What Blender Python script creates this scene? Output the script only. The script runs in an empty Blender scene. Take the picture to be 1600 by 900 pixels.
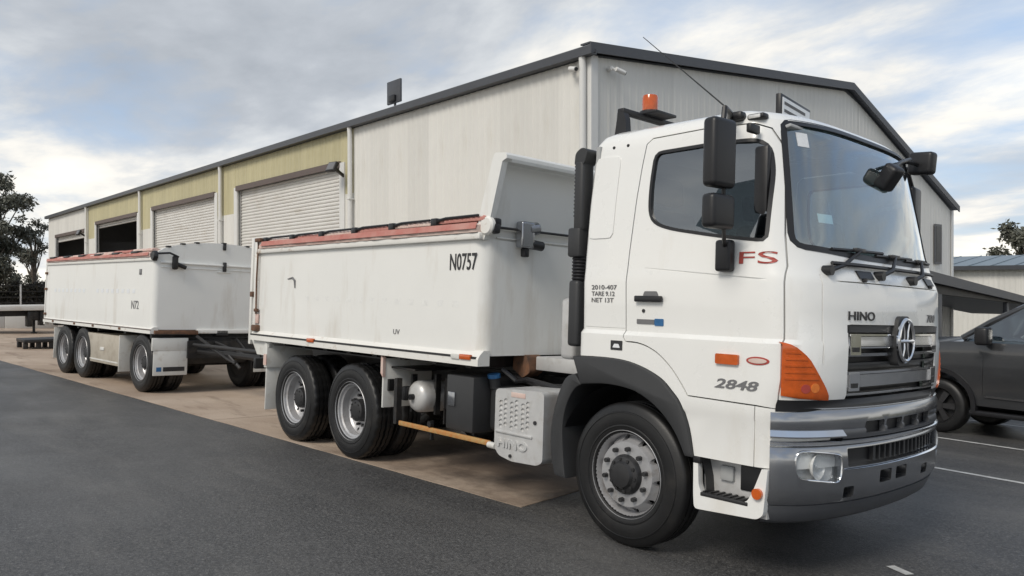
import bpy, bmesh, math, random
from mathutils import Vector, Matrix
random.seed(7)
R = math.radians
sc = bpy.context.scene
col = sc.collection
TILT = 0.0418          # the yard falls towards the shed (left side of the truck)

# ------------------------------------------------------------------ camera
cd = bpy.data.cameras.new('camera')
cam = bpy.data.objects.new('camera', cd); col.objects.link(cam)
cd.sensor_fit = 'HORIZONTAL'; cd.sensor_width = 36.0
cd.lens = 36.0 * 1233.8 / 1600.0
cd.clip_start = 0.05; cd.clip_end = 3000
HEAD = 0.7385; PITCH = -0.0041
fwd = Vector((-math.cos(HEAD) * math.cos(PITCH), math.sin(HEAD) * math.cos(PITCH), math.sin(PITCH)))
cam.location = (3.6474, -4.3856, 1.8778)
cam.rotation_euler = fwd.to_track_quat('-Z', 'Y').to_euler()
sc.camera = cam

# ------------------------------------------------------------------ world / sky
SUN_AZ = R(281); SUN_EL = R(44)        # direction the light comes from (measured from +X towards +Y)
w = bpy.data.worlds.new('World'); sc.world = w; w.use_nodes = True
nt = w.node_tree; N = nt.nodes; Lk = nt.links
for n in list(N): N.remove(n)
def nd(t, **k):
    n = N.new(t)
    for a, b in k.items(): setattr(n, a, b)
    return n
def mth(op, a, b=None, c=None, clamp=False):
    n = nd('ShaderNodeMath', operation=op); n.use_clamp = clamp
    for i, v in enumerate((a, b, c)):
        if v is None: continue
        if isinstance(v, (int, float)): n.inputs[i].default_value = v
        else: Lk.new(v, n.inputs[i])
    return n.outputs[0]
out = nd('ShaderNodeOutputWorld'); bg = nd('ShaderNodeBackground')
Lk.new(bg.outputs[0], out.inputs[0]); bg.inputs['Strength'].default_value = 0.1
sky = nd('ShaderNodeTexSky', sky_type='NISHITA'); sky.sun_disc = False
sky.sun_elevation = SUN_EL; sky.sun_rotation = math.pi / 2 - SUN_AZ
sky.air_density = 1.0; sky.dust_density = 1.2; sky.ozone_density = 1.6
tc = nd('ShaderNodeTexCoord'); sp = nd('ShaderNodeSeparateXYZ'); Lk.new(tc.outputs['Generated'], sp.inputs[0])
zc = mth('MAXIMUM', sp.outputs[2], 0.0)
den = mth('ADD', zc, 0.16)
u = mth('DIVIDE', sp.outputs[0], den); v = mth('DIVIDE', sp.outputs[1], den)
cb = nd('ShaderNodeCombineXYZ'); Lk.new(u, cb.inputs[0]); Lk.new(v, cb.inputs[1])
mp = nd('ShaderNodeMapping'); mp.inputs['Rotation'].default_value = (0, 0, R(28)); mp.inputs['Scale'].default_value = (0.70, 1.0, 1)
mp.inputs['Location'].default_value = (3.1, 1.7, 0)
Lk.new(cb.outputs[0], mp.inputs[0])
def noise(vec, sc_, det, rough, dist=0.0):
    n = nd('ShaderNodeTexNoise'); n.inputs['Scale'].default_value = sc_; n.inputs['Detail'].default_value = det
    n.inputs['Roughness'].default_value = rough; n.inputs['Distortion'].default_value = dist
    Lk.new(vec, n.inputs['Vector']); return n.outputs['Fac']
n1 = noise(mp.outputs[0], 0.85, 8, 0.50, 0.15)
n2 = noise(mp.outputs[0], 2.4, 9, 0.58, 0.25)
n3 = noise(mp.outputs[0], 0.45, 4, 0.5, 0.2)
def ramp(fac, pts):
    r = nd('ShaderNodeValToRGB'); Lk.new(fac, r.inputs[0])
    e = r.color_ramp.elements
    while len(e) < len(pts): e.new(0.5)
    for i, (p, c) in enumerate(pts):
        e[i].position = p; e[i].color = (c[0], c[1], c[2], 1)
    return r.outputs[0]
# thin high cloud near the horizon is bright and creamy, the deck overhead is grey
lum = mth('ADD', mth('MULTIPLY', n1, 1.15), mth('MULTIPLY', n2, 0.55))
lum = mth('SUBTRACT', lum, 0.30)
lum = mth('SUBTRACT', lum, mth('MULTIPLY', zc, 0.72))
lum = mth('ADD', lum, mth('MULTIPLY', n3, 0.25))
cloud = ramp(lum, [(0.26, (2.75, 3.0, 3.35)), (0.41, (3.6, 3.85, 4.2)), (0.52, (4.8, 5.0, 5.2)), (0.62, (6.6, 6.45, 6.1)), (0.74, (7.9, 7.6, 6.9))])
gap = mth('ADD', mth('MULTIPLY', n3, 0.6), mth('MULTIPLY', n2, 0.4))
gapf = ramp(gap, [(0.36, (0.25, 0.25, 0.25)), (0.50, (1, 1, 1))])
blue = nd('ShaderNodeMixRGB', blend_type='MIX'); blue.inputs[0].default_value = 0.55
Lk.new(sky.outputs[0], blue.inputs[1]); blue.inputs[2].default_value = (3.6, 4.9, 6.9, 1)
mx = nd('ShaderNodeMixRGB', blend_type='MIX'); Lk.new(gapf, mx.inputs[0]); Lk.new(blue.outputs[0], mx.inputs[1]); Lk.new(cloud, mx.inputs[2])
Lk.new(mx.outputs[0], bg.inputs['Color'])

# ------------------------------------------------------------------ sun
sd = bpy.data.lights.new('sun', 'SUN'); sd.energy = 1.5; sd.angle = R(22); sd.color = (1.0, 0.93, 0.83)
sun = bpy.data.objects.new('sun', sd); col.objects.link(sun)
sdir = Vector((math.cos(SUN_AZ) * math.cos(SUN_EL), math.sin(SUN_AZ) * math.cos(SUN_EL), math.sin(SUN_EL)))
sun.rotation_euler = (-sdir).to_track_quat('-Z', 'Y').to_euler()
sun.location = sdir * 40

# ------------------------------------------------------------------ exposure
sc.view_settings.view_transform = 'Standard'; sc.view_settings.look = 'None'
sc.view_settings.gamma = 1.0; sc.view_settings.exposure = 0.58
sc.view_settings.use_curve_mapping = False
sc.render.engine = 'CYCLES'

# ================================================================== materials
MATS = {}
def mat(name, c, rough=0.5, metal=0.0, var=0.0, vscale=3.0, bump=0.0, bscale=40.0, coat=0.0, c2=None, dirt=None, dscale=(1, 1, 1), dlo=0.5, dhi=0.75, spec=0.5):
    """principled + procedural grain: colour mottling, optional stains (dirt colour), fine bump"""
    m = bpy.data.materials.new(name); m.use_nodes = True; t = m.node_tree; b = t.nodes['Principled BSDF']
    b.inputs['Roughness'].default_value = rough; b.inputs['Metallic'].default_value = metal
    b.inputs['Specular IOR Level'].default_value = spec
    b.inputs['Coat Weight'].default_value = coat; b.inputs['Coat Roughness'].default_value = 0.06
    tcn = t.nodes.new('ShaderNodeTexCoord')
    cur = None
    rgb = t.nodes.new('ShaderNodeRGB'); rgb.outputs[0].default_value = (*c, 1); cur = rgb.outputs[0]
    if var or c2:
        n = t.nodes.new('ShaderNodeTexNoise'); n.inputs['Scale'].default_value = vscale; n.inputs['Detail'].default_value = 7; n.inputs['Roughness'].default_value = 0.62
        t.links.new(tcn.outputs['Object'], n.inputs['Vector'])
        mxx = t.nodes.new('ShaderNodeMixRGB')
        mr = t.nodes.new('ShaderNodeMapRange'); mr.inputs[1].default_value = 0.32; mr.inputs[2].default_value = 0.68
        t.links.new(n.outputs['Fac'], mr.inputs[0]); t.links.new(mr.outputs[0], mxx.inputs[0])
        a = c2 if c2 else tuple(x * (1 - var) for x in c)
        mxx.inputs[1].default_value = (*a, 1); t.links.new(cur, mxx.inputs[2]); cur = mxx.outputs[0]
        mr2 = t.nodes.new('ShaderNodeMapRange'); mr2.inputs[3].default_value = max(0.0, rough - 0.07); mr2.inputs[4].default_value = min(1.0, rough + 0.07)
        t.links.new(n.outputs['Fac'], mr2.inputs[0]); t.links.new(mr2.outputs[0], b.inputs['Roughness'])
    if dirt:
        mpn = t.nodes.new('ShaderNodeMapping'); mpn.inputs['Scale'].default_value = dscale; t.links.new(tcn.outputs['Object'], mpn.inputs[0])
        n = t.nodes.new('ShaderNodeTexNoise'); n.inputs['Scale'].default_value = 1.0; n.inputs['Detail'].default_value = 9; n.inputs['Roughness'].default_value = 0.66
        t.links.new(mpn.outputs[0], n.inputs['Vector'])
        mr = t.nodes.new('ShaderNodeMapRange'); mr.inputs[1].default_value = dlo; mr.inputs[2].default_value = dhi
        t.links.new(n.outputs['Fac'], mr.inputs[0])
        mxx = t.nodes.new('ShaderNodeMixRGB'); t.links.new(mr.outputs[0], mxx.inputs[0]); t.links.new(cur, mxx.inputs[1]); mxx.inputs[2].default_value = (*dirt, 1); cur = mxx.outputs[0]
    if name in ('sheet_white', 'sheet_yellow', 'concrete'):
        oi = t.nodes.new('ShaderNodeObjectInfo'); mr = t.nodes.new('ShaderNodeMapRange'); mr.inputs[3].default_value = 0.93; mr.inputs[4].default_value = 1.03
        t.links.new(oi.outputs['Random'], mr.inputs[0]); vm = t.nodes.new('ShaderNodeVectorMath'); vm.operation = 'SCALE'; t.links.new(cur, vm.inputs[0]); t.links.new(mr.outputs[0], vm.inputs['Scale']); cur = vm.outputs[0]
    t.links.new(cur, b.inputs['Base Color'])
    if bump:
        n = t.nodes.new('ShaderNodeTexNoise'); n.inputs['Scale'].default_value = bscale; n.inputs['Detail'].default_value = 5
        t.links.new(tcn.outputs['Object'], n.inputs['Vector'])
        bp = t.nodes.new('ShaderNodeBump'); bp.inputs['Strength'].default_value = bump; bp.inputs['Distance'].default_value = 0.01
        t.links.new(n.outputs['Fac'], bp.inputs['Height']); t.links.new(bp.outputs[0], b.inputs['Normal'])
    MATS[name] = m
    return m
def glass(name, tint, gain=1.0, base=0.04):
    m = bpy.data.materials.new(name); m.use_nodes = True; t = m.node_tree
    for n in list(t.nodes): t.nodes.remove(n)
    o = t.nodes.new('ShaderNodeOutputMaterial'); mix = t.nodes.new('ShaderNodeMixShader')
    tr = t.nodes.new('ShaderNodeBsdfTransparent'); tr.inputs[0].default_value = (*tint, 1)
    gl = t.nodes.new('ShaderNodeBsdfGlossy'); gl.inputs['Roughness'].default_value = 0.015; gl.inputs['Color'].default_value = (0.93, 0.97, 1, 1)
    fr = t.nodes.new('ShaderNodeFresnel'); fr.inputs['IOR'].default_value = 1.52
    ma = t.nodes.new('ShaderNodeMath'); ma.operation = 'MULTIPLY_ADD'; ma.use_clamp = True; ma.inputs[1].default_value = gain; ma.inputs[2].default_value = base
    ge = t.nodes.new('ShaderNodeNewGeometry'); inv = t.nodes.new('ShaderNodeMath'); inv.operation = 'SUBTRACT'; inv.inputs[0].default_value = 1.0; t.links.new(ge.outputs['Backfacing'], inv.inputs[1])
    mu = t.nodes.new('ShaderNodeMath'); mu.operation = 'MULTIPLY'; t.links.new(ma.outputs[0], mu.inputs[0]); t.links.new(inv.outputs[0], mu.inputs[1])
    t.links.new(fr.outputs[0], ma.inputs[0]); t.links.new(mu.outputs[0], mix.inputs[0])
    t.links.new(tr.outputs[0], mix.inputs[1]); t.links.new(gl.outputs[0], mix.inputs[2]); t.links.new(mix.outputs[0], o.inputs[0])
    MATS[name] = m
M = MATS
mat('paint', (0.83, 0.83, 0.805), 0.28, var=0.03, vscale=1.3, coat=0.7, dirt=(0.70, 0.67, 0.61), dscale=(2.0, 2.0, 0.6), dlo=0.56, dhi=0.86)
mat('tipper_paint', (0.80, 0.80, 0.77), 0.42, var=0.05, vscale=1.1, coat=0.15, dirt=(0.55, 0.50, 0.43), dscale=(2.2, 2.2, 0.45), dlo=0.55, dhi=0.84, bump=0.03, bscale=3.0)
mat('ghost_paint', (0.81, 0.81, 0.785), 0.4, var=0.12, vscale=30)
mat('rail_paint', (0.78, 0.77, 0.73), 0.45, dirt=(0.42, 0.30, 0.2), dscale=(5, 5, 9), dlo=0.58, dhi=0.74, var=0.05)
mat('tarp', (0.44, 0.15, 0.125), 0.8, c2=(0.50, 0.26, 0.22), vscale=6, bump=0.25, bscale=14)
mat('tarp_pale', (0.58, 0.38, 0.33), 0.75, c2=(0.66, 0.56, 0.50), vscale=5, bump=0.25, bscale=14)
mat('black_plastic', (0.014, 0.014, 0.016), 0.42, var=0.2, vscale=8, bump=0.08, bscale=220)
mat('grey_plastic', (0.034, 0.035, 0.037), 0.5, var=0.15, vscale=5, bump=0.08, bscale=260)
mat('chassis', (0.012, 0.012, 0.013), 0.5, var=0.3, vscale=6, dirt=(0.06, 0.05, 0.04), dscale=(5, 5, 5), dlo=0.5, dhi=0.85)
mat('chrome', (0.78, 0.79, 0.81), 0.11, 1.0, var=0.05, vscale=12)
mat('satin_metal', (0.36, 0.37, 0.39), 0.17, 0.92, var=0.10, vscale=2.5)
mat('bar_metal', (0.58, 0.59, 0.61), 0.24, 0.9, var=0.1, vscale=6)
mat('skirt_metal', (0.10, 0.105, 0.115), 0.42, 0.3, var=0.12, vscale=3)
mat('alloy', (0.52, 0.52, 0.53), 0.42, 0.55, var=0.14, vscale=9, dirt=(0.2, 0.17, 0.14), dscale=(9, 9, 9), dlo=0.55, dhi=0.8)
mat('steel_dark', (0.05, 0.05, 0.052), 0.45, 0.5, var=0.2, vscale=20)
mat('rubber', (0.0085, 0.0085, 0.009), 0.46, var=0.25, vscale=7, bump=0.12, bscale=120, dirt=(0.032, 0.029, 0.026), dscale=(4, 4, 4), dlo=0.54, dhi=0.9)
mat('orange_lens', (0.60, 0.105, 0.010), 0.12, var=0.25, vscale=18, coat=0.6)
mat('bulb_amber', (0.80, 0.22, 0.04), 0.15, var=0.2, vscale=40, coat=0.6)
mat('red_decal', (0.42, 0.06, 0.045), 0.4, var=0.15, vscale=30)
mat('grey_decal', (0.17, 0.17, 0.175), 0.35, var=0.1, vscale=30)
mat('black_decal', (0.03, 0.03, 0.032), 0.45, var=0.25, vscale=40)
mat('blue_decal', (0.03, 0.14, 0.33), 0.35, var=0.2, vscale=30)
mat('rust_yellow', (0.46, 0.17, 0.04), 0.7, c2=(0.42, 0.31, 0.13), vscale=22, bump=0.2, bscale=60)
mat('rust', (0.20, 0.095, 0.05), 0.8, c2=(0.08, 0.05, 0.035), vscale=14, bump=0.3, bscale=60)
mat('cover_white', (0.60, 0.60, 0.595), 0.38, 0.25, var=0.12, vscale=7, dirt=(0.36, 0.33, 0.29), dscale=(6, 6, 6), dlo=0.52, dhi=0.85)
mat('flap_white', (0.68, 0.68, 0.65), 0.6, var=0.08, vscale=6, dirt=(0.40, 0.35, 0.28), dscale=(5, 5, 5), dlo=0.52, dhi=0.8)
mat('lamp_reflector', (0.82, 0.82, 0.80), 0.25, 0.1, var=0.25, vscale=25)
mat('seat_fabric', (0.055, 0.058, 0.065), 0.85, var=0.3, vscale=30)
mat('cabin_trim', (0.42, 0.43, 0.43), 0.7, var=0.15, vscale=8)
mat('sticker', (0.8, 0.82, 0.84), 0.5, var=0.1, vscale=60)
glass('windscreen_glass', (0.80, 0.91, 0.92), 1.5, 0.20)
glass('window_glass', (0.50, 0.54, 0.56), 1.5, 0.17)
glass('lens_glass', (0.93, 0.94, 0.95), 1.0, 0.02)
mat('sheet_white', (0.72, 0.71, 0.67), 0.5, var=0.06, vscale=0.8, dirt=(0.52, 0.48, 0.40), dscale=(1.2, 1.2, 0.25), dlo=0.55, dhi=0.85)
mat('sheet_yellow', (0.53, 0.485, 0.30), 0.55, var=0.08, vscale=0.8, dirt=(0.37, 0.33, 0.18), dscale=(1.5, 1.5, 0.4), dlo=0.52, dhi=0.82)
mat('door_curtain', (0.68, 0.67, 0.64), 0.5, var=0.07, vscale=1.2, dirt=(0.5, 0.46, 0.40), dscale=(0.7, 0.7, 2), dlo=0.55, dhi=0.85)
mat('trim_dark', (0.068, 0.072, 0.082), 0.45, var=0.15, vscale=2)
mat('trim_brown', (0.13, 0.10, 0.09), 0.6, var=0.15, vscale=4)
mat('roof_sheet', (0.24, 0.25, 0.27), 0.5, 0.2, var=0.12, vscale=0.6)
mat('roof_blue', (0.20, 0.25, 0.29), 0.5, 0.1, var=0.1, vscale=0.6)
mat('downpipe_paint', (0.70, 0.70, 0.68), 0.45, var=0.06, vscale=4)
mat('interior_wall', (0.16, 0.17, 0.18), 0.8, var=0.2, vscale=1)
mat('car_paint', (0.060, 0.062, 0.066), 0.30, 0.5, var=0.06, vscale=3, coat=0.8)
mat('white_wall', (0.66, 0.65, 0.62), 0.7, var=0.1, vscale=1.2, dirt=(0.5, 0.45, 0.38), dscale=(1, 1, 2), dlo=0.5, dhi=0.8)
mat('line_paint', (0.62, 0.62, 0.60), 0.7, c2=(0.36, 0.36, 0.35), vscale=9)
mat('bark', (0.20, 0.165, 0.13), 0.85, c2=(0.09, 0.075, 0.06), vscale=5, bump=0.5, bscale=14)
mat('gum_leaf', (0.15, 0.15, 0.12), 0.6, c2=(0.075, 0.082, 0.062), vscale=1.3)
mat('hedge_leaf', (0.06, 0.056, 0.040), 0.7, c2=(0.035, 0.03, 0.023), vscale=1.5)
mat('dry_ground', (0.20, 0.17, 0.11), 0.9, c2=(0.10, 0.11, 0.06), vscale=0.15, bump=0.5, bscale=3)

def ground_mats():
    # asphalt: fine aggregate, worn paler drifts and dusty patches brightened in colour to imitate sky sheen
    m = bpy.data.materials.new('asphalt'); m.use_nodes = True; t = m.node_tree; b = t.nodes['Principled BSDF']; L = t.links.new
    tcn = t.nodes.new('ShaderNodeTexCoord')
    def nz(s, d, r=0.6, src=None):
        n = t.nodes.new('ShaderNodeTexNoise'); n.inputs['Scale'].default_value = s; n.inputs['Detail'].default_value = d; n.inputs['Roughness'].default_value = r
        L(src or tcn.outputs['Object'], n.inputs['Vector']); return n.outputs['Fac']
    def mr(x, a, c, lo, hi):
        n = t.nodes.new('ShaderNodeMapRange'); n.inputs[1].default_value = a; n.inputs[2].default_value = c; n.inputs[3].default_value = lo; n.inputs[4].default_value = hi; L(x, n.inputs[0]); return n.outputs[0]
    def mixc(f, a, c):
        n = t.nodes.new('ShaderNodeMixRGB')
        if isinstance(f, float): n.inputs[0].default_value = f
        else: L(f, n.inputs[0])
        for i, q in ((1, a), (2, c)):
            if isinstance(q, tuple): n.inputs[i].default_value = (*q, 1)
            else: L(q, n.inputs[i])
        return n.outputs[0]
    big = mr(nz(0.32, 6), 0.35, 0.68, 0, 1)
    base = mixc(big, (0.050, 0.050, 0.052), (0.076, 0.075, 0.075))
    speck = mr(nz(120, 3, 0.6), 0.46, 0.74, 0, 1)
    base = mixc(speck, base, (0.165, 0.161, 0.155))
    base = mixc(mr(nz(34, 3, 0.75), 0.40, 0.64, 0, 0.85), base, (0.022, 0.022, 0.023))
    base = mixc(mr(nz(48, 2, 0.6), 0.55, 0.70, 0, 0.8), base, (0.175, 0.172, 0.166))
    mpn = t.nodes.new('ShaderNodeMapping'); mpn.inputs['Scale'].default_value = (0.35, 1.6, 1); L(tcn.outputs['Object'], mpn.inputs[0])
    dust_sheen = mr(nz(0.9, 9, 0.68, mpn.outputs[0]), 0.48, 0.76, 0, 0.55)
    base = mixc(dust_sheen, base, (0.175, 0.168, 0.155))
    mp2 = t.nodes.new('ShaderNodeMapping'); mp2.inputs['Scale'].default_value = (0.16, 0.5, 1); mp2.inputs['Location'].default_value = (4.2, 1.1, 0); L(tcn.outputs['Object'], mp2.inputs[0])
    base = mixc(mr(nz(1.0, 5, 0.55, mp2.outputs[0]), 0.45, 0.70, 0, 0.40), base, (0.14, 0.138, 0.134))
    base = mixc(mr(nz(1.7, 9, 0.7), 0.64, 0.74, 0, 0.45), base, (0.032, 0.032, 0.033))
    L(base, b.inputs['Base Color'])
    L(mr(nz(0.6, 7), 0.3, 0.7, 0.36, 0.62), b.inputs['Roughness'])
    bp = t.nodes.new('ShaderNodeBump'); bp.inputs['Strength'].default_value = 0.8; bp.inputs['Distance'].default_value = 0.010
    L(nz(70, 4, 0.7), bp.inputs['Height']); L(bp.outputs[0], b.inputs['Normal'])
    M['asphalt'] = m
    # stained concrete
    m = bpy.data.materials.new('concrete'); m.use_nodes = True; t = m.node_tree; b = t.nodes['Principled BSDF']; L = t.links.new
    tcn = t.nodes.new('ShaderNodeTexCoord')
    big = mr(nz(0.5, 8), 0.33, 0.66, 0, 1)
    base = mixc(big, (0.33, 0.245, 0.18), (0.52, 0.42, 0.33))
    mpn = t.nodes.new('ShaderNodeMapping'); mpn.inputs['Scale'].default_value = (0.55, 2.4, 1); mpn.inputs['Rotation'].default_value = (0, 0, R(3)); L(tcn.outputs['Object'], mpn.inputs[0])
    st = mr(nz(1.0, 9, 0.66, mpn.outputs[0]), 0.54, 0.76, 0, 0.8)
    base = mixc(st, base, (0.105, 0.066, 0.043))
    # oil spill that spreads back from where the engine drips
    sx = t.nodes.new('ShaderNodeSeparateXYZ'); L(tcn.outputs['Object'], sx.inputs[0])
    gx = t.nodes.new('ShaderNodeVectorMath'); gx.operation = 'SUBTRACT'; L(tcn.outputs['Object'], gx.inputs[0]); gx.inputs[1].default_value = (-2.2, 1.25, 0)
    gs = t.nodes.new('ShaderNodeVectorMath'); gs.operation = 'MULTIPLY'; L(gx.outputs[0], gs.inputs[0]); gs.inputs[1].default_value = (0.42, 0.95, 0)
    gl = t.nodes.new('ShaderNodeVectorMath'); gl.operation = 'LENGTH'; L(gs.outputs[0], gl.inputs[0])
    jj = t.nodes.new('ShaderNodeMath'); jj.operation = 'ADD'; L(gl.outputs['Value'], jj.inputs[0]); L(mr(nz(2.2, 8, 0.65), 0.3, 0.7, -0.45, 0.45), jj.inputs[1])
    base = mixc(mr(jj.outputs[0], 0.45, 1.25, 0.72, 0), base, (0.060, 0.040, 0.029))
    sp = mr(nz(60, 3), 0.42, 0.7, 0, 0.22)
    base = mixc(sp, base, (0.12, 0.09, 0.07))
    L(base, b.inputs['Base Color']); b.inputs['Roughness'].default_value = 0.78
    bp = t.nodes.new('ShaderNodeBump'); bp.inputs['Strength'].default_value = 0.3; bp.inputs['Distance'].default_value = 0.006
    L(nz(55, 5, 0.6), bp.inputs['Height']); L(bp.outputs[0], b.inputs['Normal'])
    M['concrete'] = m
ground_mats()

# ================================================================== mesh helpers
class MB:
    def __init__(s): s.v = []; s.f = []
    def add(s, v, f):
        o = len(s.v); s.v += [tuple(p) for p in v]; s.f += [tuple(i + o for i in q) for q in f]; return s
    def box(s, x0, x1, y0, y1, z0, z1):
        v = [(x, y, z) for x in (x0, x1) for y in (y0, y1) for z in (z0, z1)]
        return s.add(v, [(0, 1, 3, 2), (4, 6, 7, 5), (0, 4, 5, 1), (2, 3, 7, 6), (0, 2, 6, 4), (1, 5, 7, 3)])
    def bb(s, x0, x1, y0, y1, z0, z1, bev=0.01, seg=2):
        bm = bmesh.new(); bmesh.ops.create_cube(bm, size=1.0)
        for q in bm.verts: q.co = Vector(((x0 + x1) / 2 + q.co.x * (x1 - x0), (y0 + y1) / 2 + q.co.y * (y1 - y0), (z0 + z1) / 2 + q.co.z * (z1 - z0)))
        bmesh.ops.bevel(bm, geom=list(bm.edges), offset=bev, segments=seg, profile=0.5, affect='EDGES')
        bm.verts.ensure_lookup_table(); bm.verts.index_update()
        s.add([q.co[:] for q in bm.verts], [[q.index for q in f.verts] for f in bm.faces]); bm.free(); return s
    def prism(s, poly, ax, a, b):
        n = len(poly)
        def P(p, t): return {'y': (p[0], t, p[1]), 'x': (t, p[0], p[1]), 'z': (p[0], p[1], t)}[ax]
        v = [P(p, a) for p in poly] + [P(p, b) for p in poly]
        f = [tuple(range(n)), tuple(range(2 * n - 1, n - 1, -1))] + [(i, (i + 1) % n, n + (i + 1) % n, n + i) for i in range(n)]
        return s.add(v, f)
    def tube(s, pts, r, n=8, cap=True):
        pts = [Vector(p) for p in pts]; rr = r if isinstance(r, (list, tuple)) else [r] * len(pts)
        v = []; f = []; m = len(pts); ref = None
        for i, p in enumerate(pts):
            d = (pts[min(i + 1, m - 1)] - pts[max(i - 1, 0)]).normalized()
            if ref is None: ref = d.orthogonal().normalized()
            ref = (ref - d * ref.dot(d)).normalized(); bi = d.cross(ref)
            for k in range(n):
                a = 2 * math.pi * k / n; v.append(p + (ref * math.cos(a) + bi * math.sin(a)) * rr[i])
        for i in range(m - 1):
            for k in range(n): f.append((i * n + k, i * n + (k + 1) % n, (i + 1) * n + (k + 1) % n, (i + 1) * n + k))
        if cap: f += [tuple(range(n - 1, -1, -1)), tuple(range((m - 1) * n, m * n))]
        return s.add(v, f)
    def cyl(s, a, b, r, n=16, r2=None): return s.tube([a, b], [r, r if r2 is None else r2], n)
    def lathe(s, prof, n, c=(0, 0, 0), ax='y', closed=False):
        v = []; f = []; m = len(prof)
        for k in range(n):
            a = 2 * math.pi * k / n
            for r, t in prof:
                p = {'y': (r * math.cos(a), t, r * math.sin(a)), 'x': (t, r * math.cos(a), r * math.sin(a)), 'z': (r * math.cos(a), r * math.sin(a), t)}[ax]
                v.append((p[0] + c[0], p[1] + c[1], p[2] + c[2]))
        for k in range(n):
            k2 = (k + 1) % n
            for i in range(m - 1 if not closed else m): 
                j = (i + 1) % m
                f.append((k * m + i, k2 * m + i, k2 * m + j, k * m + j))
        return s.add(v, f)
    def grid(s, rows, close_u=False):
        m = len(rows[0]); o = []
        v = [p for r in rows for p in r]; f = []
        for i in range(len(rows) - 1):
            for k in range(m if close_u else m - 1):
                k2 = (k + 1) % m; f.append((i * m + k, i * m + k2, (i + 1) * m + k2, (i + 1) * m + k))
        return s.add(v, f)
    def mesh(s, name, m=None, smooth=35, weld=False):
        me = bpy.data.meshes.new(name); me.from_pydata(s.v, [], s.f); 
        bm = bmesh.new(); bm.from_mesh(me)
        if weld: bmesh.ops.remove_doubles(bm, verts=bm.verts, dist=1e-4)
        bmesh.ops.recalc_face_normals(bm, faces=bm.faces)
        if all(len(e.link_faces) == 2 for e in bm.edges) and bm.calc_volume(signed=True) < 0: bmesh.ops.reverse_faces(bm, faces=bm.faces)
        bm.to_mesh(me); bm.free()
        finish(me, smooth)
        if m: me.materials.append(M[m])
        return me
    def build(s, name, m, parent=None, smooth=35, weld=False): return obj(name, s.mesh(name, m, smooth, weld), parent)
def finish(me, smooth):
    if smooth:
        me.polygons.foreach_set('use_smooth', [True] * len(me.polygons)); me.set_sharp_from_angle(angle=R(smooth))
def obj(name, me, parent=None):
    o = bpy.data.objects.new(name, me); col.objects.link(o)
    if parent: o.parent = parent
    return o
def tag(o, label, cat=None, group=None, kind=None):
    o['label'] = label
    if cat: o['category'] = cat
    if group: o['group'] = group
    if kind: o['kind'] = kind
    return o
def empty(name, loc=(0, 0, 0), rot=(0, 0, 0)):
    o = bpy.data.objects.new(name, None); col.objects.link(o); o.location = loc; o.rotation_euler = rot; o.empty_display_size = 0.3; return o
def copy_part(src, parent, loc=None, rot=None):
    c = src.copy(); col.objects.link(c); c.parent = parent
    if loc is not None: c.location = loc
    if rot is not None: c.rotation_euler = rot
    for ch in src.children:
        g = ch.copy(); col.objects.link(g); g.parent = c
    return c
def boolean(me, cutter, op='DIFFERENCE', solver='EXACT'):
    """returns a new mesh: me (op) cutter, both plain meshes in one space"""
    a = bpy.data.objects.new('tmp_a', me); b = bpy.data.objects.new('tmp_b', cutter); col.objects.link(a); col.objects.link(b)
    md = a.modifiers.new('b', 'BOOLEAN'); md.object = b; md.operation = op; md.solver = solver
    dg = bpy.context.evaluated_depsgraph_get(); dg.update()
    r = bpy.data.meshes.new_from_object(a.evaluated_get(dg))
    bpy.data.objects.remove(a); bpy.data.objects.remove(b)
    return r
def text_mesh(s, size, sx=1.0, shear=0.0, bold=0.0, ext=0.0):
    """flat text mesh with its lower left corner at the origin (x right, y up)"""
    c = bpy.data.curves.new('t', 'FONT'); c.body = s; c.size = 1.0; c.shear = shear; c.offset = bold; c.extrude = ext; c.resolution_u = 3
    o = bpy.data.objects.new('t', c); col.objects.link(o)
    dg = bpy.context.evaluated_depsgraph_get(); dg.update()
    me = bpy.data.meshes.new_from_object(o.evaluated_get(dg)); bpy.data.objects.remove(o)
    xs = [q.co.x for q in me.vertices]; ys = [q.co.y for q in me.vertices]
    x0, y0, y1 = min(xs), min(ys), max(ys); k = size / (y1 - y0)
    for q in me.vertices: q.co = Vector(((q.co.x - x0) * k * sx, (q.co.y - y0) * k, q.co.z))
    return me
def text_obj(name, s, size, m, fn, parent, sx=1.0, shear=0.0, bold=0.0, width=None):
    """fn(x, y, depth) -> local position; width stretches the line to that length"""
    me = text_mesh(s, size, sx, shear, bold, 0.002)
    wd = max(q.co.x for q in me.vertices); k = (width / wd) if width else 1.0
    for q in me.vertices: q.co = Vector(fn(q.co.x * k, q.co.y, q.co.z))
    me.name = name; me.materials.append(M[m]); return obj(name, me, parent)
def lerp(a, b, t): return a + (b - a) * t
def crom(p, k=4):
    """smooth curve through the points"""
    o = []; n = len(p)
    for i in range(n - 1):
        a, b, c, d = (Vector(p[max(0, i - 1)]), Vector(p[i]), Vector(p[i + 1]), Vector(p[min(n - 1, i + 2)]))
        for j in range(k):
            t = j / k; o.append(tuple(0.5 * (2 * b + (c - a) * t + (2 * a - 5 * b + 4 * c - d) * t * t + (3 * b - 3 * c + d - a) * t ** 3)))
    return o + [tuple(p[-1])]
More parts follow.
